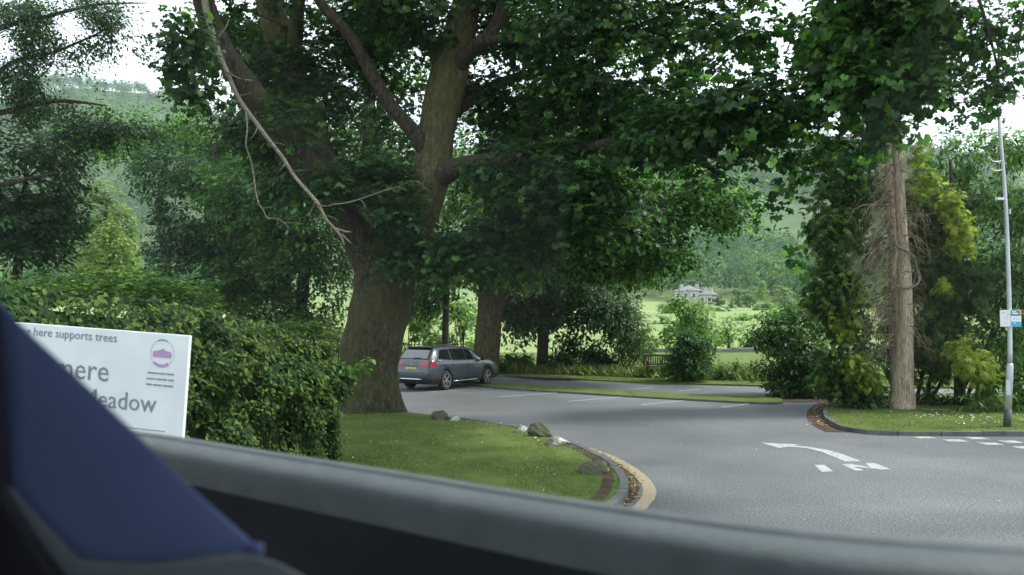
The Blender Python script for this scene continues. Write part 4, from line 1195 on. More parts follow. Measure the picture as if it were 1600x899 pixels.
crown(con_t, M['conifer_leaf'], cells, 16500, T_SPRAY, 'crown', per=9, twig=.26, size=.24, gap=.6, thr=-.9, seed=3.1, droop=1.0, up=.25, flat=1.0)
gells = [E(1342, 575, DC - .6, 22, 28, .3, .8), E(1360, 590, DC - .6, 12, 22, .25, .6), E(1320, 510, DC - .5, 26, 46, .3, .5), E(1325, 465, DC - .5, 16, 34, .3, .35), E(1440, 240, DC - .2, 14, 24, .3, .4), E(1450, 290, DC - .3, 18, 26, .3, .5)]
C, s, a, nn, r, _ = cloud(gells, 1500, per=8, twig=.2, size=.20, gap=.4, thr=-1, seed=1, droop=1.0, up=.25, flat=1)
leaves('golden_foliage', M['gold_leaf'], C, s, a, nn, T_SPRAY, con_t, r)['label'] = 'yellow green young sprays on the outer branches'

gb = G(1500, 634, 0.1)
gold = thing('cypress_tree', 'golden green cypress with drooping sprays between the trunk and lamp post', 'tree', gb)
m_ = MB(); m_.tube(pts_px([(1500, 640, DC + 1), (1498, 500, DC + 1), (1492, 380, DC + 1), (1485, 250, DC + 1)]), [.16, .13, .10, .04], 10, 5, .05); m_.build('trunk', M['dark_bark'], gold, True)
gells2 = [E(1485, 318, DC - .2, 16, 22, .3, .8), E(1500, 365, DC - .3, 22, 36, .35, 1.0), E(1450, 285, DC, 18, 16, .3, .5), E(1500, 545, DC - .4, 18, 20, .3, .8), E(1522, 572, DC - .8, 32, 26, .35, 1.3), E(1548, 612, DC - .5, 18, 14, .3, .7), E(1470, 440, DC, 12, 16, .3, .35)]
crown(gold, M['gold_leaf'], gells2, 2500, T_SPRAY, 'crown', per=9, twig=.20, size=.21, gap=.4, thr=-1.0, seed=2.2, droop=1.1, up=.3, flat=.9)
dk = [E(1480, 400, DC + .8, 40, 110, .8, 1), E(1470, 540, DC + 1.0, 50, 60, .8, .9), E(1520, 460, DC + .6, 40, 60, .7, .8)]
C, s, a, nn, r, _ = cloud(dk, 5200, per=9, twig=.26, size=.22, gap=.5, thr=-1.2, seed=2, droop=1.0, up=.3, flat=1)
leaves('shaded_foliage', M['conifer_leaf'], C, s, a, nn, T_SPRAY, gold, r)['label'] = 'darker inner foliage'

lb = G(1580, 634, 0.1)
lells = [E(1480, 240, DC + 2, 60, 40, 1, .8), E(1540, 250, DC + 1.6, 60, 50, 1, 1.0), E(1590, 240, DC + 1.2, 40, 45, 1, .9), E(1520, 320, DC + 1.6, 70, 60, 1, 1.2), E(1590, 340, DC + .6, 50, 70, 1, 1.2), E(1550, 430, DC + .8, 60, 70, 1, 1.3), E(1600, 470, DC, 40, 80, .8, 1.2), E(1560, 540, DC, 50, 60, .8, 1.1), E(1545, 615, DC - .8, 40, 28, .5, .9), E(1600, 600, DC - .6, 40, 60, .6, 1.1), E(1440, 460, DC + 2, 60, 120, 1, .7), E(1650, 400, DC, 60, 220, 1, .8), E(1460, 320, DC + 2, 50, 80, 1, .7), E(1455, 535, DC + 2.2, 60, 44, .7, .9), E(1540, 545, DC + 1.8, 60, 42, .7, .9), E(1610, 550, DC + 1.4, 50, 50, .7, .9)]
lt = thing('laurel_tree', 'large glossy cherry laurel massed behind the lamp post', 'shrub', lb)
_, tw4 = crown(lt, M['laurel_leaf'], lells, 28000, T_LONG, 'crown', 300, per=11, twig=.26, size=.21, gap=.6, thr=-1.0, seed=5.5, droop=.5, up=.6)
m_ = MB()
for k in range(16):
    e = tw4[RNG.integers(len(tw4))]
    q = lb + np.array([RNG.uniform(-2.5, 1.5), RNG.uniform(.6, 1.8), -.1])
    m_.tube([q, q * .5 + e * .5 + np.array([.2, 0, .3]), e], [.06, .04, .012], 7, 4)
m_.build('stem', M['dark_bark'], lt, True)
shrub('shrub', 'dark low shrub at the foot of the bare conifer trunk', 'shrub', G(1355, 630, .1), [E(1355, 615, DC + .2, 34, 16, .5), E(1330, 622, DC + .2, 24, 12, .5, .6)], 1700, M['dark_leaf'], T_KITE, 6, None, .015, per=9, twig=.2, size=.11, gap=.4, thr=-1, seed=1, zmin=.12)
shrub('shrub', 'dark ground hugging foliage behind the bare conifer and under the laurel', 'shrub', G(1480, 622, .1), [E(1470, 625, DC + .9, 50, 9, .4), E(1530, 628, DC + .8, 40, 10, .4), E(1600, 628, DC + .6, 40, 14, .4), E(1420, 624, DC + 1, 14, 9, .3, .6)], 2600, M['dark_leaf'], T_KITE, 6, None, .015, per=9, twig=.18, size=.10, gap=.4, thr=-1.2, seed=1.5, zmin=.12)

# ------------------------------------------------------------------ clipped hedge on the left
HP = np.array([(-7.6, 4.4), (-5.9, 6.6), (-4.75, 9.0), (-3.9, 11.5), (-3.45, 13.6)])
hedge = thing('hedge', 'long clipped beech hedge behind the white sign at the left', 'hedge', (HP[2][0], HP[2][1], 0))
nH = 76000
t_ = RNG.random(nH) ** .9
seg = np.linspace(0, 1, len(HP))
cx = np.interp(t_, seg, HP[:, 0]); cy = np.interp(t_, seg, HP[:, 1])
dxy = np.stack([np.interp(t_, seg, np.gradient(HP[:, 0])), np.interp(t_, seg, np.gradient(HP[:, 1]))], 1)
dxy /= np.linalg.norm(dxy, axis=1)[:, None]
nn2 = np.stack([dxy[:, 1], -dxy[:, 0]], 1)                   # towards the road
htop = np.interp(t_, [0, .3, .55, .8, 1], [3.15, 2.92, 2.68, 2.40, 1.95])
hw = np.interp(t_, [0, .8, 1], [.75, .75, .45])
face = RNG.random(nH)
side = np.where(face < .62, 1.0, np.where(face < .70, -1.0, RNG.uniform(-1, 1, nH)))
zz = np.where(face < .70, RNG.random(nH), 1.0) * htop
bul = 1 - .18 * np.abs(zz / htop * 2 - 1) ** 3
lum = 0.09 * gapnoise(np.stack([cx, cy, zz], 1), .40, 2.0) + .10 * gapnoise(np.stack([cx, cy, zz], 1), 1.1, 1.0)
C = np.stack([cx, cy, zz], 1)
C[:, :2] += nn2 * (side * (hw * bul + lum + RNG.normal(size=nH) * .05))[:, None]
C[:, 2] += np.where(face >= .70, lum + RNG.normal(size=nH) * .07, 0)
outw = np.column_stack([nn2 * np.where(face < .70, side, 0)[:, None], np.where(face < .70, .35, 1.0)])
# round far end
endm = RNG.random(nH) < .09
ang = RNG.uniform(-1.6, 1.6, nH)
ed = HP[-1] - HP[-2]; ed = ed / np.linalg.norm(ed); en = np.array([ed[1], -ed[0]])
zr = RNG.random(nH) * 1.95
ex = HP[-1][0] + (ed[0] * np.cos(ang) + en[0] * np.sin(ang)) * .45 * (1 - .3 * (zr / 1.95) ** 3) + RNG.normal(size=nH) * .05
ey = HP[-1][1] + (ed[1] * np.cos(ang) + en[1] * np.sin(ang)) * .45 + RNG.normal(size=nH) * .05
C[endm] = np.stack([ex, ey, zr], 1)[endm]
outw[endm] = np.stack([ed[0] * np.cos(ang) + en[0] * np.sin(ang), ed[1] * np.cos(ang) + en[1] * np.sin(ang), .35 + 0 * ang], 1)[endm]
okh = C[:, 2] > .08
C, outw = C[okh], outw[okh]
mH = len(C)
g = gapnoise(C, .22, 1.0)
keepm = (g > -1.5)
C, outw, g = C[keepm], outw[keepm], g[keepm]
mH = len(C)
rnd = np.clip(.36 + .10 * g + .22 * RNG.normal(size=mH) + .10 * (C[:, 2] > 2.2), 0, .999)
leaves('foliage', M['hedge_leaf'], C, RNG.uniform(.05, .095, mH), unit(mH) + np.array([0, 0, -.3]), outw + .6 * unit(mH) + np.array([0, 0, .35]), T_OVAL, hedge, rnd, 300)
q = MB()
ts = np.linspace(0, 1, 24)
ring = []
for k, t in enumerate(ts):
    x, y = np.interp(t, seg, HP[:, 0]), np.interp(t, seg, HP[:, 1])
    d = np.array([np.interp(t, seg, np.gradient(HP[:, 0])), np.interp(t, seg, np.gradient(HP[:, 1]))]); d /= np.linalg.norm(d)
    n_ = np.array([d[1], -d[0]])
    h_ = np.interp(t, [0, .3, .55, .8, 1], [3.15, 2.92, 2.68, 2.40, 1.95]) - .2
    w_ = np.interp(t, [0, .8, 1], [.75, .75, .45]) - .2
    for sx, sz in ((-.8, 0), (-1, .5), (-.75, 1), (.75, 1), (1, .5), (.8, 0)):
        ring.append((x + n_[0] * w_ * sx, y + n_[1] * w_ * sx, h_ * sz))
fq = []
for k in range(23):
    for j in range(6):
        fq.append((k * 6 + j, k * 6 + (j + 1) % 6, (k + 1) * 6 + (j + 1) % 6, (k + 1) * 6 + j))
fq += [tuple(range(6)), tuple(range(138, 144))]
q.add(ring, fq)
q.build('light_block_core', M['hedge_core'], hedge, True)  # solid dark core added to stop light passing through the hedge
pick = RNG.choice(mH, 90, replace=False)
leaves('dead_leaves', M['litter'], C[pick] + outw[pick] * .03, RNG.uniform(.05, .08, 90), unit(90), outw[pick] + .4 * unit(90), T_OVAL, hedge)['kind'] = 'stuff'
q = MB()
topi = np.where(C[:, 2] > 2.0)[0]
tips = []
for i in RNG.choice(topi, 150):
    p0 = C[i] - np.array([0, 0, .12]); d_ = np.array([RNG.normal() * .09, RNG.normal() * .09, RNG.uniform(.15, .38)])
    q.tube([p0, p0 + d_ * .6, p0 + d_], [.005, .004, .0015], 4, 1)
    for f_ in (.5, .65, .8, .92, 1.0): tips.append(p0 + d_ * f_)
q.build('sprigs', M['dark_bark'], hedge)['kind'] = 'stuff'
tips = np.array(tips)
leaves('sprig_leaves', M['hedge_leaf'], tips, RNG.uniform(.05, .085, len(tips)), unit(len(tips)), unit(len(tips)) + [0, 0, .6], T_OVAL, hedge, np.clip(RNG.normal(size=len(tips)) * .2 + .65, 0, .99))['kind'] = 'stuff'
# bright shoots growing out of the hedge end
e0 = P(500, 575, 13.3)
sh = thing('hazel_shoot', 'bright green hazel shoots poking out of the hedge end before the trunk', 'plant', G(505, 690, .1))
sells2 = [E(535, 572, 13.2, 26, 13, .2, 1), E(568, 570, 13.1, 12, 11, .12, .8), E(500, 590, 13.2, 26, 30, .25, .9), E(500, 630, 13.2, 24, 30, .25, .7), E(572, 550, 13.1, 6, 6, .06, .2), E(515, 560, 13.3, 10, 14, .15, .4)]
C, s, a, nn, r, tws = cloud(sells2, 420, per=5, twig=.10, size=.115, gap=.3, thr=-2.5, seed=1, droop=.4, up=.7)
leaves('foliage', M['shoot_leaf'], C, s, a, nn, T_OVAL, sh, r)
m_ = MB()
for k in range(12):
    e = tws[RNG.integers(len(tws))]
    q0 = G(503, 690, .1) + np.array([RNG.normal() * .08, RNG.normal() * .08, -.02])
    m_.tube([q0, q0 * .5 + e * .5 + np.array([-.1, 0, .2]), e], [.012, .009, .003], 5, 4)
m_.build('stem', M['dark_bark'], sh, True)

# ------------------------------------------------------------------ text helper
def text_mesh(body, width=None, size=None, depth=0.0):
    cu = bpy.data.curves.new('lettering', 'FONT')
    cu.body = body
    cu.size = 1
    cu.extrude = 0.0
    cu.resolution_u = 2
    o = bpy.data.objects.new('lettering', cu)
    COL.objects.link(o)
    dg = bpy.context.evaluated_depsgraph_get()
    dg.update()
    me = bpy.data.meshes.new_from_object(o.evaluated_get(dg))
    bpy.data.objects.remove(o)
    bpy.data.curves.remove(cu)
    xs_ = [v.co.x for v in me.vertices]
    s = (width / (max(xs_) - min(xs_))) if width else size
    for v in me.vertices:
        v.co = Vector(((v.co.x - min(xs_)) * s, -depth, v.co.y * s))
    me.materials.clear()
    return me


def put_text(name, parent, body, x, z, y, mat, width=None, size=None):
    me = text_mesh(body, width, size)
    o = link_mesh(name, me, mat, parent, False)
    o.location = (x, y, z)
    return o

# ------------------------------------------------------------------ car park sign in front of the hedge
M['sign_white'] = plain('sign_white', (0.66, 0.70, 0.71), 0.4, noise=.09, nscale=2.2)
M['sign_text'] = plain('sign_text_slate', (0.18, 0.21, 0.26), .5)
M['purple'] = plain('logo_purple', (0.40, 0.25, 0.42), .5)
M['lilac'] = plain('logo_lilac', (0.60, 0.50, 0.63), .5)
M['grey_metal'] = plain('grey_metal', (0.30, .31, .32), .5, .3)
DS = 5.6
k5 = DS / F
s0 = P(-25, 500, DS + .25)
s1 = P(297, 512, DS - .15)
yaw = math.atan2(s1[1] - s0[1], s1[0] - s0[0])
sw = float(np.hypot(*(s1 - s0)[:2]))
sign = thing('car_park_sign', 'white car park name board with purple emblem in front of the hedge', 'sign', s0, yaw)
sign.rotation_euler = (0, math.radians(3.6), yaw)
HS = .92
q = MB(); q.box((sw / 2, 0.015, -HS / 2), (sw, .03, HS)); q.build('board', M['sign_white'], sign, bevel=.006, world=False)
pk = sw / 322.0      # metres per photo pixel across the board
for wd_, body, px_, pz in ((182, 'Parking here supports trees', 25, 19), (163, 'Grasmere', 38, 81), (258, 'Broadgate Meadow', 18, 121)):
    wpx = {182: 184, 163: 162, 258: 257}[wd_]
    put_text('lettering', sign, body, (px_ + 6) * pk, -pz * k5, -.004, M['sign_text'], wpx * pk)
# emblem
ex, ez = 284 * pk, -30 * k5
def disc(r0, r1, a0=0, a1=2 * math.pi, n=36):
    q_ = MB()
    v, f = [], []
    for k in range(n + 1):
        a = a0 + (a1 - a0) * k / n
        v += [(ex + r0 * math.cos(a), 0, ez + r0 * math.sin(a)), (ex + r1 * math.cos(a), 0, ez + r1 * math.sin(a))]
        if k: f.append((2 * k - 2, 2 * k, 2 * k + 1, 2 * k - 1))
    q_.add([(x, -.004, z) for x, y, z in v], f)
    return q_
disc(17 * pk, 17.8 * pk).build('emblem_ring', M['lilac'], sign, world=False)
disc(16.4 * pk, 18 * pk, 1.15, 2.0, 10).build('emblem_arc', M['sign_text'], sign, world=False).location = (0, -.001, 0)
disc(14.5 * pk, 18 * pk, 4.0, 5.4, 14).build('emblem_arc', M['purple'], sign, world=False).location = (0, -.001, 0)
q = MB()
bx = [(-13, -5), (13, -5), (13, 2.2), (8, 3), (4, 4), (1, 6), (-3, 4), (-8, 2.6), (-13, 2)]
q.prism([(ex + x * pk, -.003, ez + z * pk) for x, z in bx], (0, -.003, 0)); q.build('emblem_fells', M['purple'], sign, world=False)
for r_, (wpx, ln) in enumerate(((38, (14, 10, 10)), (40, (12, 16, 8)), (41, (9, 12, 15)))):
    x = ex - wpx / 2 * pk
    z = ez - (26 + 7.5 * r_) * pk
    for l_ in ln:
        q = MB(); q.box((x + l_ * pk / 2, -.004, z), (l_ * pk, .004, 1.6 * pk)); q.build('small_print', M['sign_text'], sign, world=False)
        x += (l_ + 2) * pk
q = MB(); q.box((sw * .62, -.003, -148 * k5), (sw * .60, .004, .8 * pk)); q.build('rule', M['sign_text'], sign, world=False)
for x in (sw * .14, sw * .86):
    q = MB(); q.tube([(x, .07, -2.9), (x, .07, -.06)], [.038, .038], 10, 1); q.build('post', M['grey_metal'], sign, True, world=False)

# ------------------------------------------------------------------ lamp post and bus stop flag
M['galv'] = plain('galvanised_steel', (0.50, .53, .55), .45, .35, noise=.12, nscale=2)
M['post_base'] = plain('dark_post_base', (0.055, .06, .065), .6, noise=.3, nscale=6)
M['white_plastic'] = plain('white_plastic', (.78, .78, .76), .4)
pb = G(1573.5, 667, .1)
DP = float(pb[1])
post = thing('lamp_post', 'tall slim galvanised lamp post at the edge of the grass island', 'lamp post', pb)
tl = pts_px([(1573.5, 668, DP), (1575, 640, DP), (1578, 572, DP), (1578, 568, DP), (1577.5, 500, DP), (1574, 380, DP), (1570, 300, DP), (1565, 235, DP), (1559.5, 165, DP), (1556, 115, DP)])
q = MB(); q.tube(tl[:2], [.079, .079], 18, 1); q.build('base_sleeve', M['post_base'], post, True)
q = MB(); q.tube(tl[1:4], [.074, .072, .052], 18, 1); q.tube(tl[3:], [.050, .048, .044, .04, .037, .034, .032], 16, 3); q.build('pole', M['galv'], post, True)
q = MB(); q.box(P(1575.5, 606, DP - .072), (.10, .012, .34)); q.build('access_door', M['galv'], post, bevel=.004)
for (x0, y0) in ((1566.5, 251), (1567.5, 265)):
    q = MB(); q.tube(pts_px([(x0, y0, DP), (x0 - 9, y0 + 2, DP - .05), (x0 - 15, y0 + 1, DP - .08), (x0 - 18, y0 - 2, DP - .1)]), [.012, .014, .014, .012], 8, 4)
    q.build('banner_bracket', M['white_plastic'], post, True)
q = MB(); q.box(P(1562.5, 311, DP), (.16, .08, .055)); q.build('sensor_box', M['white_plastic'], post, bevel=.008)
q = MB(); q.tube([P(1556, 311, DP) + np.array([0, 0, -.05]), P(1556, 311, DP) + np.array([0, 0, .05])], [.012, .012], 8, 1); q.build('sensor_cap', M['white_plastic'], post, True)
q = MB(); q.box(P(1577.5, 331, DP), (.035, .05, .12)); q.build('junction_box', M['galv'], post, bevel=.006)

M['teal'] = plain('flag_teal', (0.015, .20, .33), .4)
M['cyan'] = plain('flag_cyan', (0.03, .36, .60), .4)
M['orange'] = plain('flag_orange', (.75, .30, .06), .4)
M['pink'] = plain('flag_pink', (.55, .07, .25), .4)
M['yellow'] = plain('flag_yellow', (.72, .52, .04), .4)
M['grey_print'] = plain('grey_print', (.35, .36, .38), .6)
fp = P(1579.5, 497.5, DP - .07)
kp = DP / F
flag = thing('bus_stop_flag', 'small teal and white bus stop flag clamped to the lamp post', 'sign', fp, math.radians(4))
def fbox(name, x0, x1, z0, z1, y, mat, par=flag, bev=0, th=.004):
    q_ = MB(); q_.box(((x0 + x1) / 2 * kp, y, (z0 + z1) / 2 * kp), ((x1 - x0) * kp, th, (z1 - z0) * kp))
    return q_.build(name, M[mat], par, bevel=bev, world=False)
fbox('panel', -.5, 16.5, -13, 13, 0, 'white_plastic', bev=.006, th=.02)
fbox('header', 0, 16, 3.6, 12.6, -.012, 'teal')
fbox('footer', 0, 16, -12.6, -5.2, -.012, 'cyan')
fbox('header_print', 1.4, 8, 9.2, 10.8, -.016, 'white_plastic'); fbox('header_print', 1.4, 11, 6.6, 8.4, -.016, 'white_plastic'); fbox('header_print', 1.4, 10.5, 4.2, 5.4, -.016, 'cyan')
for i, (c, x0, x1, z0, z1) in enumerate((('orange', 12.2, 16, 10, 12.5), ('yellow', 14, 16, 6.5, 10), ('pink', 12.4, 14.2, 6.5, 10), ('orange', 13, 15.4, 4, 6.5))):
    fbox('corner_motif', x0, x1, z0, z1, -.0165, c)
fbox('header_print', 3, 7, -8.2, -7, -.016, 'white_plastic')
put_text('route_number', flag, '27515', 2.3 * kp, -2.6 * kp, -.0125, M['grey_print'], 11.6 * kp)
q = MB(); q.tube([(-2.5 * kp, .055, 6 * kp), (-2.5 * kp, .055, 8 * kp)], [.062, .062], 12, 1); q.build('clamp', M['galv'], flag, True, world=False)
tp = thing('timetable_panel', 'narrow white timetable panel fixed left of the teal flag', 'sign', fp, math.radians(-14))
def tbox(*a, **k): return fbox(*a, par=tp, **k)
tbox('panel', -15.2, -1.0, -13.2, 12.8, 0, 'white_plastic', bev=.006, th=.02)
for x0, x1, z in ((-12.6, -7.6, 8.8), (-10.5, -8.2, 1.8), (-6.2, -4, 2.6), (-9, -6.8, -1.2), (-5.8, -3.8, -.4), (-7.4, -5.2, -7.2), (-5.2, -4, 10)):
    tbox('print_line', x0, x1, z - .35, z + .35, -.012, 'grey_print')

# ------------------------------------------------------------------ park bench by the bush
M['bench_wood'] = plain('weathered_bench_wood', (.062, .05, .036), .85, noise=.35, nscale=9)
bb = P(1034, 586, 34.2)
bench = thing('park_bench', 'dark wooden bench with upright back slats half hidden by the bush', 'bench', (bb[0], bb[1], .1), math.radians(8))
def bbox(name, c, s, rot=None):
    q_ = MB(); q_.box(c, s, rot); return q_.build(name, M['bench_wood'], bench, bevel=.006, world=False)
BW = 1.5
for sx in (-1, 1):
    bbox('leg', (sx * (BW / 2 - .04), -.24, .21), (.07, .07, .42)); bbox('leg', (sx * (BW / 2 - .04), .22, .45), (.07, .07, .90)); bbox('armrest', (sx * (BW / 2 - .04), -.03, .64), (.08, .56, .04)); bbox('arm_post', (sx * (BW / 2 - .04), -.24, .53), (.06, .06, .20))
for k in range(4): bbox('seat_slat', (0, -.24 + k * .125, .435), (BW - .1, .10, .03))
bbox('top_rail', (0, .22, .88), (BW - .14, .05, .08)); bbox('lower_rail', (0, .22, .50), (BW - .14, .05, .06))
for k in range(13): bbox('back_slat', (-BW / 2 + .14 + k * (BW - .28) / 12, .22, .685), (.05, .025, .32))

# ------------------------------------------------------------------ the parked estate car
M['car_paint'] = plain('grey_metallic_paint', (.036, .048, .068), .38, .25, 1.0)
M['car_black'] = plain('car_black_plastic', (.014, .014, .016), .5)
M['car_glass'] = plain('car_glass', (.010, .013, .016), .02, 0, 1.0, spec=1.0)
M['chrome'] = plain('chrome', (.75, .77, .78), .15, 1.0)
M['tyre'] = plain('tyre', (.018, .018, .02), .85)
M['alloy'] = plain('alloy', (.48, .49, .50), .3, .8)
M['alloy_dark'] = plain('dark_alloy', (.03, .03, .033), .4, .5)
M['red_lens'] = plain('red_lens', (.42, .012, .03), .15, 0, .6)
M['plate'] = plain('yellow_plate', (.62, .46, .12), .4)
M['plate_edge'] = plain('plate_pale', (.55, .50, .34), .4)
ch = math.radians(90 - 33)          # heading measured from +X
rr_px = G(697, 610)
fwd = np.array([math.cos(ch), math.sin(ch), 0]); lft = np.array([-math.sin(ch), math.cos(ch), 0])
org = rr_px + fwd * 1.31 + lft * .88
car = thing('parked_car', 'grey metallic estate car parked in a bay beside the big sycamore', 'car', (org[0], org[1], 0.004), ch)
car.scale = (.97, 1.0, 1.05)
ST = np.array([
    # x     zb   zbelt zroof w1   w2   w3   w4
    [-2.285, .42, .60, .66, .62, .70, .66, .58],
    [-2.25, .31, .70, .76, .78, .82, .80, .72],
    [-2.20, .26, .90, .97, .83, .865, .83, .74],
    [-2.13, .23, .98, 1.05, .85, .885, .86, .73],
    [-1.98, .21, 1.00, 1.21, .86, .895, .87, .665],
    [-1.82, .20, 1.00, 1.36, .86, .90, .875, .605],
    [-1.66, .20, 1.00, 1.445, .86, .90, .875, .59],
    [-1.20, .19, .965, 1.475, .86, .90, .88, .60],
    [-.40, .19, .945, 1.475, .86, .90, .88, .605],
    [.30, .19, .935, 1.425, .86, .90, .88, .595],
    [.62, .19, .93, 1.325, .86, .90, .875, .60],
    [1.00, .19, .925, 1.10, .86, .895, .87, .66],
    [1.25, .19, .915, .985, .86, .895, .865, .74],
    [1.60, .20, .89, .965, .86, .895, .85, .72],
    [1.95, .21, .81, .885, .84, .875, .82, .66],
    [2.15, .24, .70, .77, .78, .82, .75, .58],
    [2.25, .32, .58, .63, .64, .70, .62, .48]])
def dens(A, sub=4):
    q_, _ = catmull(A, np.zeros(len(A)), sub)
    return q_
SS = dens(ST, 4)
def ringpts(s):
    x, zb, zs, zr, w1, w2, w3, w4 = s
    zm = zb + (zs - zb) * .52
    half = [(0, zb), (w1 * .8, zb), (w1, zb + .06), (w2 - .01, zb + (zs - zb) * .28), (w2, zm), (w2 - .005, zs - (zs - zb) * .16), (w3, zs), (w3 * .62 + w4 * .38, zs + (zr - zs) * .36), (w3 * .30 + w4 * .70, zs + (zr - zs) * .70), (w4 + .015, zr - (zr - zs) * .10), (w4 - .06, zr - .012 * min(1, (zr - zs) * 4)), (w4 * .5, zr + .004), (0, zr + .012)]
    right = [(x, -y, z) for y, z in half]
    left = [(x, y, z) for y, z in half[1:-1]][::-1]
    return right + left
v, f = [], []
nr = len(ringpts(SS[0]))
for s in SS: v += ringpts(s)
for i in range(len(SS) - 1):
    for j in range(nr):
        f.append((i * nr + j, i * nr + (j + 1) % nr, (i + 1) * nr + (j + 1) % nr, (i + 1) * nr + j))
f += [tuple(range(nr))[::-1], tuple(range((len(SS) - 1) * nr, len(SS) * nr))]
bodymb = MB().add(v, f)
body = bodymb.build('body', M['car_paint'], car, True, world=False, weld=True)
cut = MB()
for x in (-1.31, 1.32):
    for sy in (-1, 1):
        a = np.arange(28) * 2 * math.pi / 28
        cut.prism([(x + .365 * math.cos(t), sy * .60 if sy > 0 else -1.1, .325 + .365 * math.sin(t)) for t in a], (0, .5, 0))
cutter = cut.build('cutter', M['car_black'], car, world=False, weld=True)
bmod = body.modifiers.new('arches', 'BOOLEAN'); bmod.operation = 'DIFFERENCE'; bmod.object = cutter; bmod.solver = 'EXACT'
dg = bpy.context.evaluated_depsgraph_get(); dg.update()
nm = bpy.data.meshes.new_from_object(body.evaluated_get(dg))
if len(nm.polygons) > 200:
    body.modifiers.clear()
    body.data = nm
    # keep the lower edge of the body and the arches black plastic
    nm.materials.clear(); nm.materials.append(M['car_paint']); nm.materials.append(M['car_black'])
    for p in nm.polygons:
        c = p.center
        near = any(abs(math.hypot(c.x - x, c.z - .325) - .365) < .012 for x in (-1.31, 1.32)) and abs(c.y) < .9
        inner = abs(abs(c.y) - .60) < .02 and c.z < .7 and abs(p.normal.y) > .9
        p.material_index = 1 if (near or inner or c.z < .30 or (c.x < -1.70 and c.z < .46) or (c.x > 1.85 and c.z < .36)) else 0
        if near or inner: p.use_smooth = False
bpy.data.objects.remove(cutter)
def S(x):
    return np.array([np.interp(x, SS[:, 0], SS[:, k]) for k in range(8)])
def side_pt(x, t, sy, off=.006):
    """point on the cabin side at height fraction t between belt and roof edge"""
    s = S(x)
    y = s[6] * (1 - t) + (s[7] + .015) * t
    z = s[2] + (s[3] - s[2]) * (.90 * t)
    return (x, sy * (y + off), z + off * .3)
def side_panel(name, poly, sy, mat, off=.006, nn_=8):
    """poly: list of (x, t) lower edge then upper edge, as two polylines of equal length"""
    lo, hi = poly
    q_ = MB(); v_, f_ = [], []
    lo, hi = np.array(lo, float), np.array(hi, float)
    for k in range(nn_ + 1):
        u_ = k / nn_ * (len(lo) - 1)
        for r_ in range(4):
            w_ = r_ / 3
            i = min(int(u_), len(lo) - 2); fr_ = u_ - i
            a_ = lo[i] * (1 - fr_) + lo[i + 1] * fr_; b_ = hi[i] * (1 - fr_) + hi[i + 1] * fr_
            c_ = a_ * (1 - w_) + b_ * w_
            v_.append(side_pt(c_[0], c_[1], sy, off))
    for k in range(nn_):
        for r_ in range(3):
            a_ = k * 4 + r_
            f_.append((a_, a_ + 4, a_ + 5, a_ + 1))
    q_.add(v_, f_)
    return q_.build(name, M[mat], car, True, world=False)
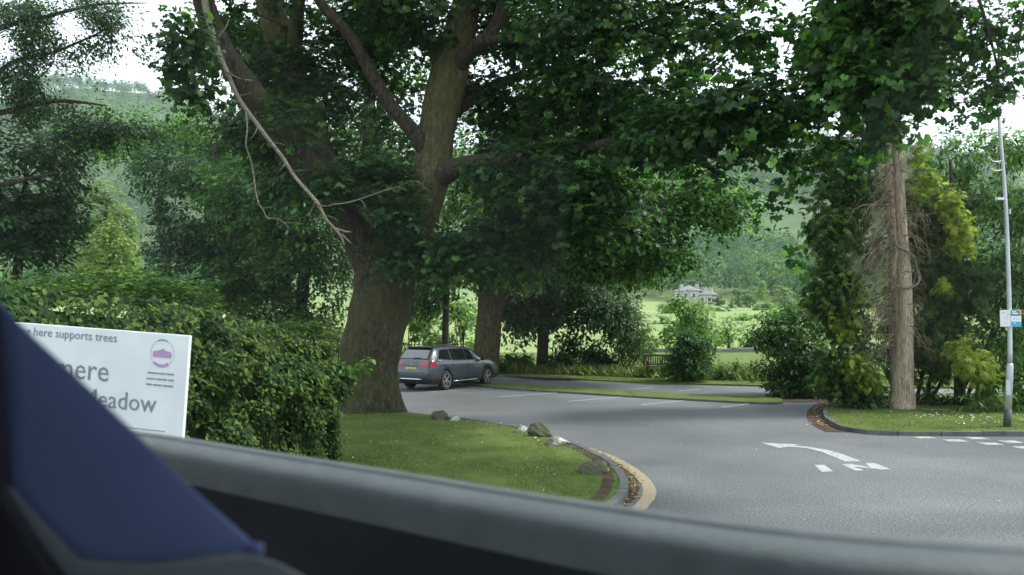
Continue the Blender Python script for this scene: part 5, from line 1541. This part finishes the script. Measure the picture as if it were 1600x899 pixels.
for sy in (-1, 1):
    side_panel('window_surround', ([(-1.84, .10), (-1.2, .04), (0, .03), (1.06, .04)], [(-1.56, .93), (-1.2, .95), (-.1, .95), (.48, .92)]), sy, 'car_black', .006, 12)
    side_panel('rear_quarter_window', ([(-1.76, .16), (-1.0, .11)], [(-1.50, .86), (-1.0, .88)]), sy, 'car_glass', .011)
    side_panel('rear_door_window', ([(-.95, .10), (-.06, .09)], [(-.95, .88), (-.06, .89)]), sy, 'car_glass', .011)
    side_panel('front_door_window', ([(-.01, .09), (.98, .10)], [(-.01, .89), (.44, .86)]), sy, 'car_glass', .011)
    q = MB(); q.tube([side_pt(x, .03, sy, .008) for x in np.linspace(-1.84, 1.05, 12)], [.010] * 12, 6, 1); q.build('chrome_strip', M['chrome'], car, True, world=False)
    # door seams, handles
    def body_y(x, z):
        s = S(x); zb, zs = s[1], s[2]
        tz = np.clip((z - zb) / (zs - zb), 0, 1)
        return float(np.interp(tz, [0, .28, .52, .84, 1], [s[4], s[5] - .01, s[5], s[5] - .005, s[6]]))
    for xs_, zlo in ((-.04, .27), (1.02, .30), (-.98, .62)):
        q = MB(); q.tube([(xs_, sy * (body_y(xs_, z) + .0015), z) for z in np.linspace(zlo, .94, 6)], [.005] * 6, 5, 1); q.build('door_seam', M['car_black'], car, world=False)
    q = MB(); q.tube([(x, sy * (body_y(x, .275) + .004), .275) for x in np.linspace(-.90, .90, 6)], [.016] * 6, 6, 1); q.build('sill_trim', M['chrome'], car, True, world=False)
    for xs_ in (-.82, .10):
        q = MB(); q.box((xs_, sy * (body_y(xs_, .83) + .012), .83), (.17, .03, .03)); q.build('door_handle', M['car_paint'], car, bevel=.006, world=False)
    q = MB(); q.box((.86, sy * .985, 1.01), (.10, .20, .14)); q.tube([(.88, sy * .86, .97), (.87, sy * .93, .985)], [.025, .022], 8, 1); q.build('door_mirror', M['car_black'], car, bevel=.02, world=False)
    q = MB(); q.tube([(-1.70, sy * .56, 1.462), (-1.62, sy * .56, 1.50), (-.5, sy * .57, 1.528), (.2, sy * .57, 1.512), (.32, sy * .57, 1.47)], [.012, .015, .015, .015, .012], 8, 4); q.build('roof_rail', M['car_black'], car, True, world=False)
    # tail lights wrapping round the corner
    def tail(za, zb_, inset, mat, nm_, bev=.012):
        pl = [(-2.250, .36), (-2.255, .58), (-2.245, .74), (-2.20, .85), (-2.07, .908), (-1.94, .912)]
        pl2 = [(-2.0, .40), (-2.0, .85)]
        q_ = MB(); n_ = len(pl)
        v_ = []
        for zz_, sh_ in ((za, 0), (zb_, .05)):
            for k, (x, y) in enumerate(pl):
                tp_ = 1 - .45 * (k == 0) - .0
                zc = (za + zb_) / 2
                zk = zc + (zz_ - zc) * (tp_ if k < n_ - 1 else .55)
                v_.append((x + sh_ - inset, sy * (y + .005), zk))
            v_.append((-1.93, sy * .70, zz_)); v_.append((-2.0, sy * .42, zz_))
        m__ = n_ + 2
        q_.add(v_, [tuple(range(m__)), tuple(range(m__, 2 * m__))[::-1]] + [(k, (k + 1) % m__, m__ + (k + 1) % m__, m__ + k) for k in range(m__)])
        return q_.build(nm_, M[mat], car, world=False, weld=True, bevel=bev)
    tail(.825, .985, .004, 'red_lens', 'tail_light')
    q = MB(); q.tube([(-2.262, sy * .30, .385), (-2.25, sy * .55, .40), (-2.20, sy * .72, .39)], [.022, .02, .012], 8, 3); q.build('bumper_trim', M['chrome'], car, True, world=False)
    q = MB(); q.prism([(2.0, sy * .80, .66), (2.20, sy * .62, .62), (2.20, sy * .60, .70), (1.95, sy * .74, .80), (1.85, sy * .83, .78)], (0, sy * .035, .012)); q.build('headlight', M['car_glass'], car, world=False, weld=True)
# rear window and hatch details
def top_pt(x, y, off=.008):
    s = S(x)
    return (x - off * .8, y, s[3] + .006 * (1 - abs(y)) + off * .5)
def rear_glass(name, x0, x1, y0, y1, mat, off):
    q_ = MB(); v_, f_ = [], []
    for i in range(5):
        t = i / 4
        for j in range(7):
            u_ = j / 6 * 2 - 1
            v_.append(top_pt(x0 + (x1 - x0) * t, u_ * (y0 + (y1 - y0) * t), off))
    for i in range(4):
        for j in range(6):
            a_ = i * 7 + j
            f_.append((a_, a_ + 1, a_ + 8, a_ + 7))
    q_.add(v_, f_)
    return q_.build(name, M[mat], car, True, world=False)
rear_glass('rear_window_surround', -2.135, -1.70, .73, .585, 'car_black', .007)
rear_glass('rear_window', -2.11, -1.76, .62, .51, 'car_glass', .014)
rear_glass('windscreen', 1.16, .50, .66, .52, 'car_glass', .012)
q = MB(); q.box((-1.74, 0, 1.447), (.22, 1.10, .03), Matrix.Rotation(.12, 3, 'Y')); q.build('spoiler', M['car_paint'], car, bevel=.01, world=False)
q = MB(); q.tube([(-2.15, .0, 1.075), (-2.13, -.12, 1.10), (-2.125, -.36, 1.105)], [.014, .011, .008], 6, 3); q.build('rear_wiper', M['car_black'], car, True, world=False)
q = MB(); q.box((-2.235, 0, .745), (.03, .56, .17)); q.build('plate_recess', M['car_black'], car, bevel=.006, world=False)
pl_ = MB(); pl_.box((-2.258, 0, .745), (.012, .52, .115)); plt = pl_.build('number_plate', M['plate'], car, bevel=.003, world=False)
q = MB(); q.box((-2.2655, 0.19, .745), (.004, .12, .10)); q.build('plate_end', M['plate_edge'], plt, world=False)
q = MB(); q.box((-2.275, 0, .60), (.05, 1.26, .045)); q.build('bumper_step', M['car_paint'], car, bevel=.012, world=False)
q = MB(); q.box((-2.268, 0, .43), (.06, 1.20, .07)); q.build('bumper_valance', M['car_black'], car, bevel=.015, world=False)
q = MB(); q.tube([(-2.30, -.52, .40), (-2.312, 0, .40), (-2.30, .52, .40)], [.018, .02, .018], 8, 3); q.build('bumper_chrome', M['chrome'], car, True, world=False)
# round badge with a V over a W
q = MB()
n_ = 24
v_ = []; f_ = []
for k in range(n_):
    a = k * 2 * math.pi / n_
    for r_ in (.043, .052):
        v_.append((-2.222, r_ * math.cos(a), .915 + r_ * math.sin(a))); v_.append((-2.232, r_ * math.cos(a), .915 + r_ * math.sin(a)))
for k in range(n_):
    a_, b_ = k * 4, ((k + 1) % n_) * 4
    f_ += [(a_ + 1, a_ + 3, b_ + 3, b_ + 1), (a_, b_, b_ + 2, a_ + 2), (a_ + 2, b_ + 2, b_ + 3, a_ + 3), (a_, a_ + 1, b_ + 1, b_)]
q.add(v_, f_)
def bar(y0, z0, y1, z1): q.tube([(-2.228, -y0, .915 + z0), (-2.228, -y1, .915 + z1)], [.005, .005], 5, 1)
bar(-.020, .038, 0, .004); bar(.020, .038, 0, .004); bar(-.038, .018, -.018, -.036); bar(-.018, -.036, 0, -.004); bar(0, -.004, .018, -.036); bar(.018, -.036, .038, .018)
q.build('badge', M['chrome'], car, world=False)
q = MB(); q.box((-2.205, 0, .90), (.012, .12, .12)); q.build('badge_back', M['car_paint'], car, bevel=.003, world=False)
# wheels
def lathe(prof, n=32):
    v_, f_ = [], []
    for k in range(n):
        a = k * 2 * math.pi / n
        for r_, y in prof: v_.append((r_ * math.cos(a), y, r_ * math.sin(a)))
    m__ = len(prof)
    for k in range(n):
        for j in range(m__ - 1):
            f_.append((k * m__ + j, k * m__ + j + 1, ((k + 1) % n) * m__ + j + 1, ((k + 1) % n) * m__ + j))
    return MB().add(v_, f_)
for x in (-1.31, 1.32):
    for sy in (-1, 1):
        wt = bpy.data.objects.new('wheel', None); COL.objects.link(wt); wt.parent = car
        wt.location = (x, sy * .785, .326); wt.rotation_euler = (0, x * .7, 0 if sy < 0 else math.pi)
        lathe([(.225, .10), (.27, .11), (.312, .098), (.327, .07), (.327, -.07), (.312, -.098), (.27, -.11), (.225, -.10), (.222, -.06), (.222, .06), (.225, .10)]).build('tyre', M['tyre'], wt, True, world=False)
        rim = lathe([(.226, -.095), (.218, -.10), (.208, -.08), (.205, .05), (.0, .05)], 32)
        rim.build('rim', M['alloy_dark'], wt, True, world=False)
        sp = MB()
        for k in range(10):
            a = (k // 2) * 2 * math.pi / 5 + (.17 if k % 2 else -.17)
            R_ = Matrix.Rotation(-a, 3, 'Y')
            sp.box(R_ @ Vector((.125, -.085, 0)), (.19, .03, .026), R_)
        sp.tube([(0, -.105, 0), (0, -.06, 0)], [.05, .055], 12, 1)
        v_, f_ = [], []
        ring_ = lathe([(.226, -.10), (.226, -.108), (.206, -.108), (.206, -.095)], 32)
        sp.add(ring_.v, ring_.f)
        sp.build('spokes', M['alloy'], wt, world=False)

# ------------------------------------------------------------------ the bus the picture is taken from
M['sill'] = plain('grey_window_sill', (.092, .110, .118), .6, noise=.12, nscale=20, spec=.2, bump=.12, bscale=120)
M['bus_panel'] = plain('dark_bus_panel', (.020, .025, .031), .6, noise=.3, nscale=5, spec=.08)
M['seal'] = plain('rubber_seal', (.055, .058, .06), .7)
M['fabric'] = plain('blue_moquette', (.060, .078, .160), .95, noise=.10, nscale=10, spec=.1, bump=.12, bscale=300)
M['seat_trim'] = plain('grey_seat_trim', (.060, .072, .085), .7, spec=.15, noise=.1, nscale=8)
M['seat_shell'] = plain('dark_seat_shell', (.007, .008, .013), .6, spec=.1)
M['roof_lining'] = plain('roof_lining', (.35, .35, .34), .8)
bus = thing('bus', 'grey window sill and dark wall panel of the bus seen from inside', 'bus', (0, 0, 0))
sx_ = [(x, y, 246.25 / (y - 500)) for x, y in ((-150, 655), (60, 666), (220, 682), (400, 711), (600, 743), (800, 776), (1000, 807), (1200, 834), (1400, 853), (1600, 866), (1800, 874))]
outer = np.array(pts_px(sx_))
outer[:, 2] = CAMH - .197
oc, _ = catmull(outer, np.zeros(len(outer)), 6)
tg = np.gradient(oc, axis=0); tg /= np.linalg.norm(tg, axis=1)[:, None]
inw = np.stack([tg[:, 1], -tg[:, 0], 0 * tg[:, 0]], 1)
if inw[len(inw) // 2][1] > 0: inw = -inw
def sweep(prof, name, mat, smooth=True):
    q_ = MB(); v_, f_ = [], []
    m__ = len(prof)
    for k in range(len(oc)):
        for a_, z_ in prof: v_.append(oc[k] + inw[k] * a_ + np.array([0, 0, z_]))
    for k in range(len(oc) - 1):
        for j in range(m__ - 1): f_.append((k * m__ + j, k * m__ + j + 1, (k + 1) * m__ + j + 1, (k + 1) * m__ + j))
    q_.add(v_, f_)
    o_ = q_.build(name, M[mat], bus, smooth, weld=True)
    return o_
sweep([(-.03, -.02), (-.028, -.001), (-.02, .0), (-.008, .001), (.006, -.001), (.017, -.003), (.025, -.007), (.030, -.012), (.033, -.020), (.033, -.05)], 'window_sill', 'sill')
sweep([(.031, -.044), (.028, -.10), (.022, -.16), (.018, -.22), (.02, -.30), (.02, -1.2)], 'wall_panel', 'bus_panel')
sweep([(-.024, .0), (-.024, .004), (-.008, .004), (-.004, .0003)], 'window_seal', 'sill', False)
# window pane
mg, tg_, bg, og = mat_new('bus_window_glass')
trn = tg_.nodes.new('ShaderNodeBsdfTransparent'); trn.inputs[0].default_value = (.955, .97, .965, 1)
gls = tg_.nodes.new('ShaderNodeBsdfGlossy'); gls.inputs['Roughness'].default_value = .02
mg_ = tg_.nodes.new('ShaderNodeMixShader'); mg_.inputs[0].default_value = .004
tg_.links.new(trn.outputs[0], mg_.inputs[1]); tg_.links.new(gls.outputs[0], mg_.inputs[2]); tg_.links.new(mg_.outputs[0], og.inputs[0])
M['bus_glass'] = mg
sweep([(-.011, .011), (-.02, .4), (-.03, .85)], 'window_glass', 'bus_glass')
# header rail above the window, unseen roof, far wall closed up without windows to darken pane reflections
sweep([(-.04, .85), (-.02, .85), (.06, .86), (.10, .90), (.10, 1.0)], 'window_header', 'bus_panel')
A0, A1 = oc[0], oc[-1]
dirb = (A1 - A0) / np.linalg.norm(A1 - A0)
inb = inw[len(inw) // 2]
q = MB(); q.prism([A0 + inb * .0 + [0, 0, 1.0], A1 + dirb * .6 + [0, 0, 1.0], A1 + dirb * .6 + inb * 2.3 + [0, 0, 1.0], A0 + inb * 2.3 + [0, 0, 1.0]], (0, 0, .05)); q.build('roof', M['roof_lining'], bus, weld=True)
q = MB(); q.prism([A0 + inb * 2.2 + [0, 0, -1.5], A1 + dirb * .6 + inb * 2.2 + [0, 0, -1.5], A1 + dirb * .6 + inb * 2.2 + [0, 0, .98], A0 + inb * 2.2 + [0, 0, .98]], inb * .05); q.build('far_wall', M['bus_panel'], bus, weld=True)
q = MB(); q.prism([A0 + inb * .0 + [0, 0, -1.3], A1 + dirb * .6 + [0, 0, -1.3], A1 + dirb * .6 + inb * 2.3 + [0, 0, -1.3], A0 + inb * 2.3 + [0, 0, -1.3]], (0, 0, -.05)); q.build('floor', M['bus_panel'], bus, weld=True)

# seat back in the near left corner
seat = thing('passenger_seat', 'blue fabric bus seat with grey trim in the lower left corner', 'seat', P(60, 1100, .52))
def slab(name, px, d, mat, ext=(-.05, .05, -.006), bev=.012):
    q_ = MB(); q_.prism([P(x, y, d) for x, y in px], ext)
    return q_.build(name, M[mat], seat, True, bevel=bev)
slab('backrest', [(-10, 455), (12, 482), (40, 512), (120, 585), (210, 672), (300, 760), (415, 862), (396, 876), (250, 888), (130, 884), (70, 830), (14, 765), (4, 600)], .55, 'fabric')
slab('trim', [(4, 752), (22, 763), (60, 806), (128, 876), (250, 884), (400, 868), (440, 880), (520, 925), (520, 990), (130, 990), (112, 915), (60, 850), (16, 790)], .535, 'seat_trim', bev=.006)
slab('shell', [(-90, 430), (2, 470), (10, 540), (14, 640), (16, 775), (62, 850), (118, 925), (140, 1000), (-90, 1000)], .525, 'seat_shell', bev=.008)
slab('base', [(-60, 985), (560, 985), (560, 1300), (-60, 1300)], .53, 'seat_shell')
q = MB(); q.box(P(402, 858, .545), (.008, .006, .008)); q.build('seam_tag', M['fabric'], seat, bevel=.002)

# ------------------------------------------------------------------ haze
hzm = bpy.data.materials.new('haze')
hzm.use_nodes = True
ht = hzm.node_tree
ht.nodes.clear()
ho = ht.nodes.new('ShaderNodeOutputMaterial')
pv = ht.nodes.new('ShaderNodeVolumePrincipled')
pv.inputs['Color'].default_value = (.80, .93, .96, 1)
pv.inputs['Density'].default_value = 0.0002
pv.inputs['Anisotropy'].default_value = 0.2
ht.links.new(pv.outputs[0], ho.inputs['Volume'])
hq = MB(); hq.box((0, 1050, 155), (5200, 2960, 318))
setp(hq.build('haze', hzm), 'thin pale haze filling the valley', None, None, 'stuff')
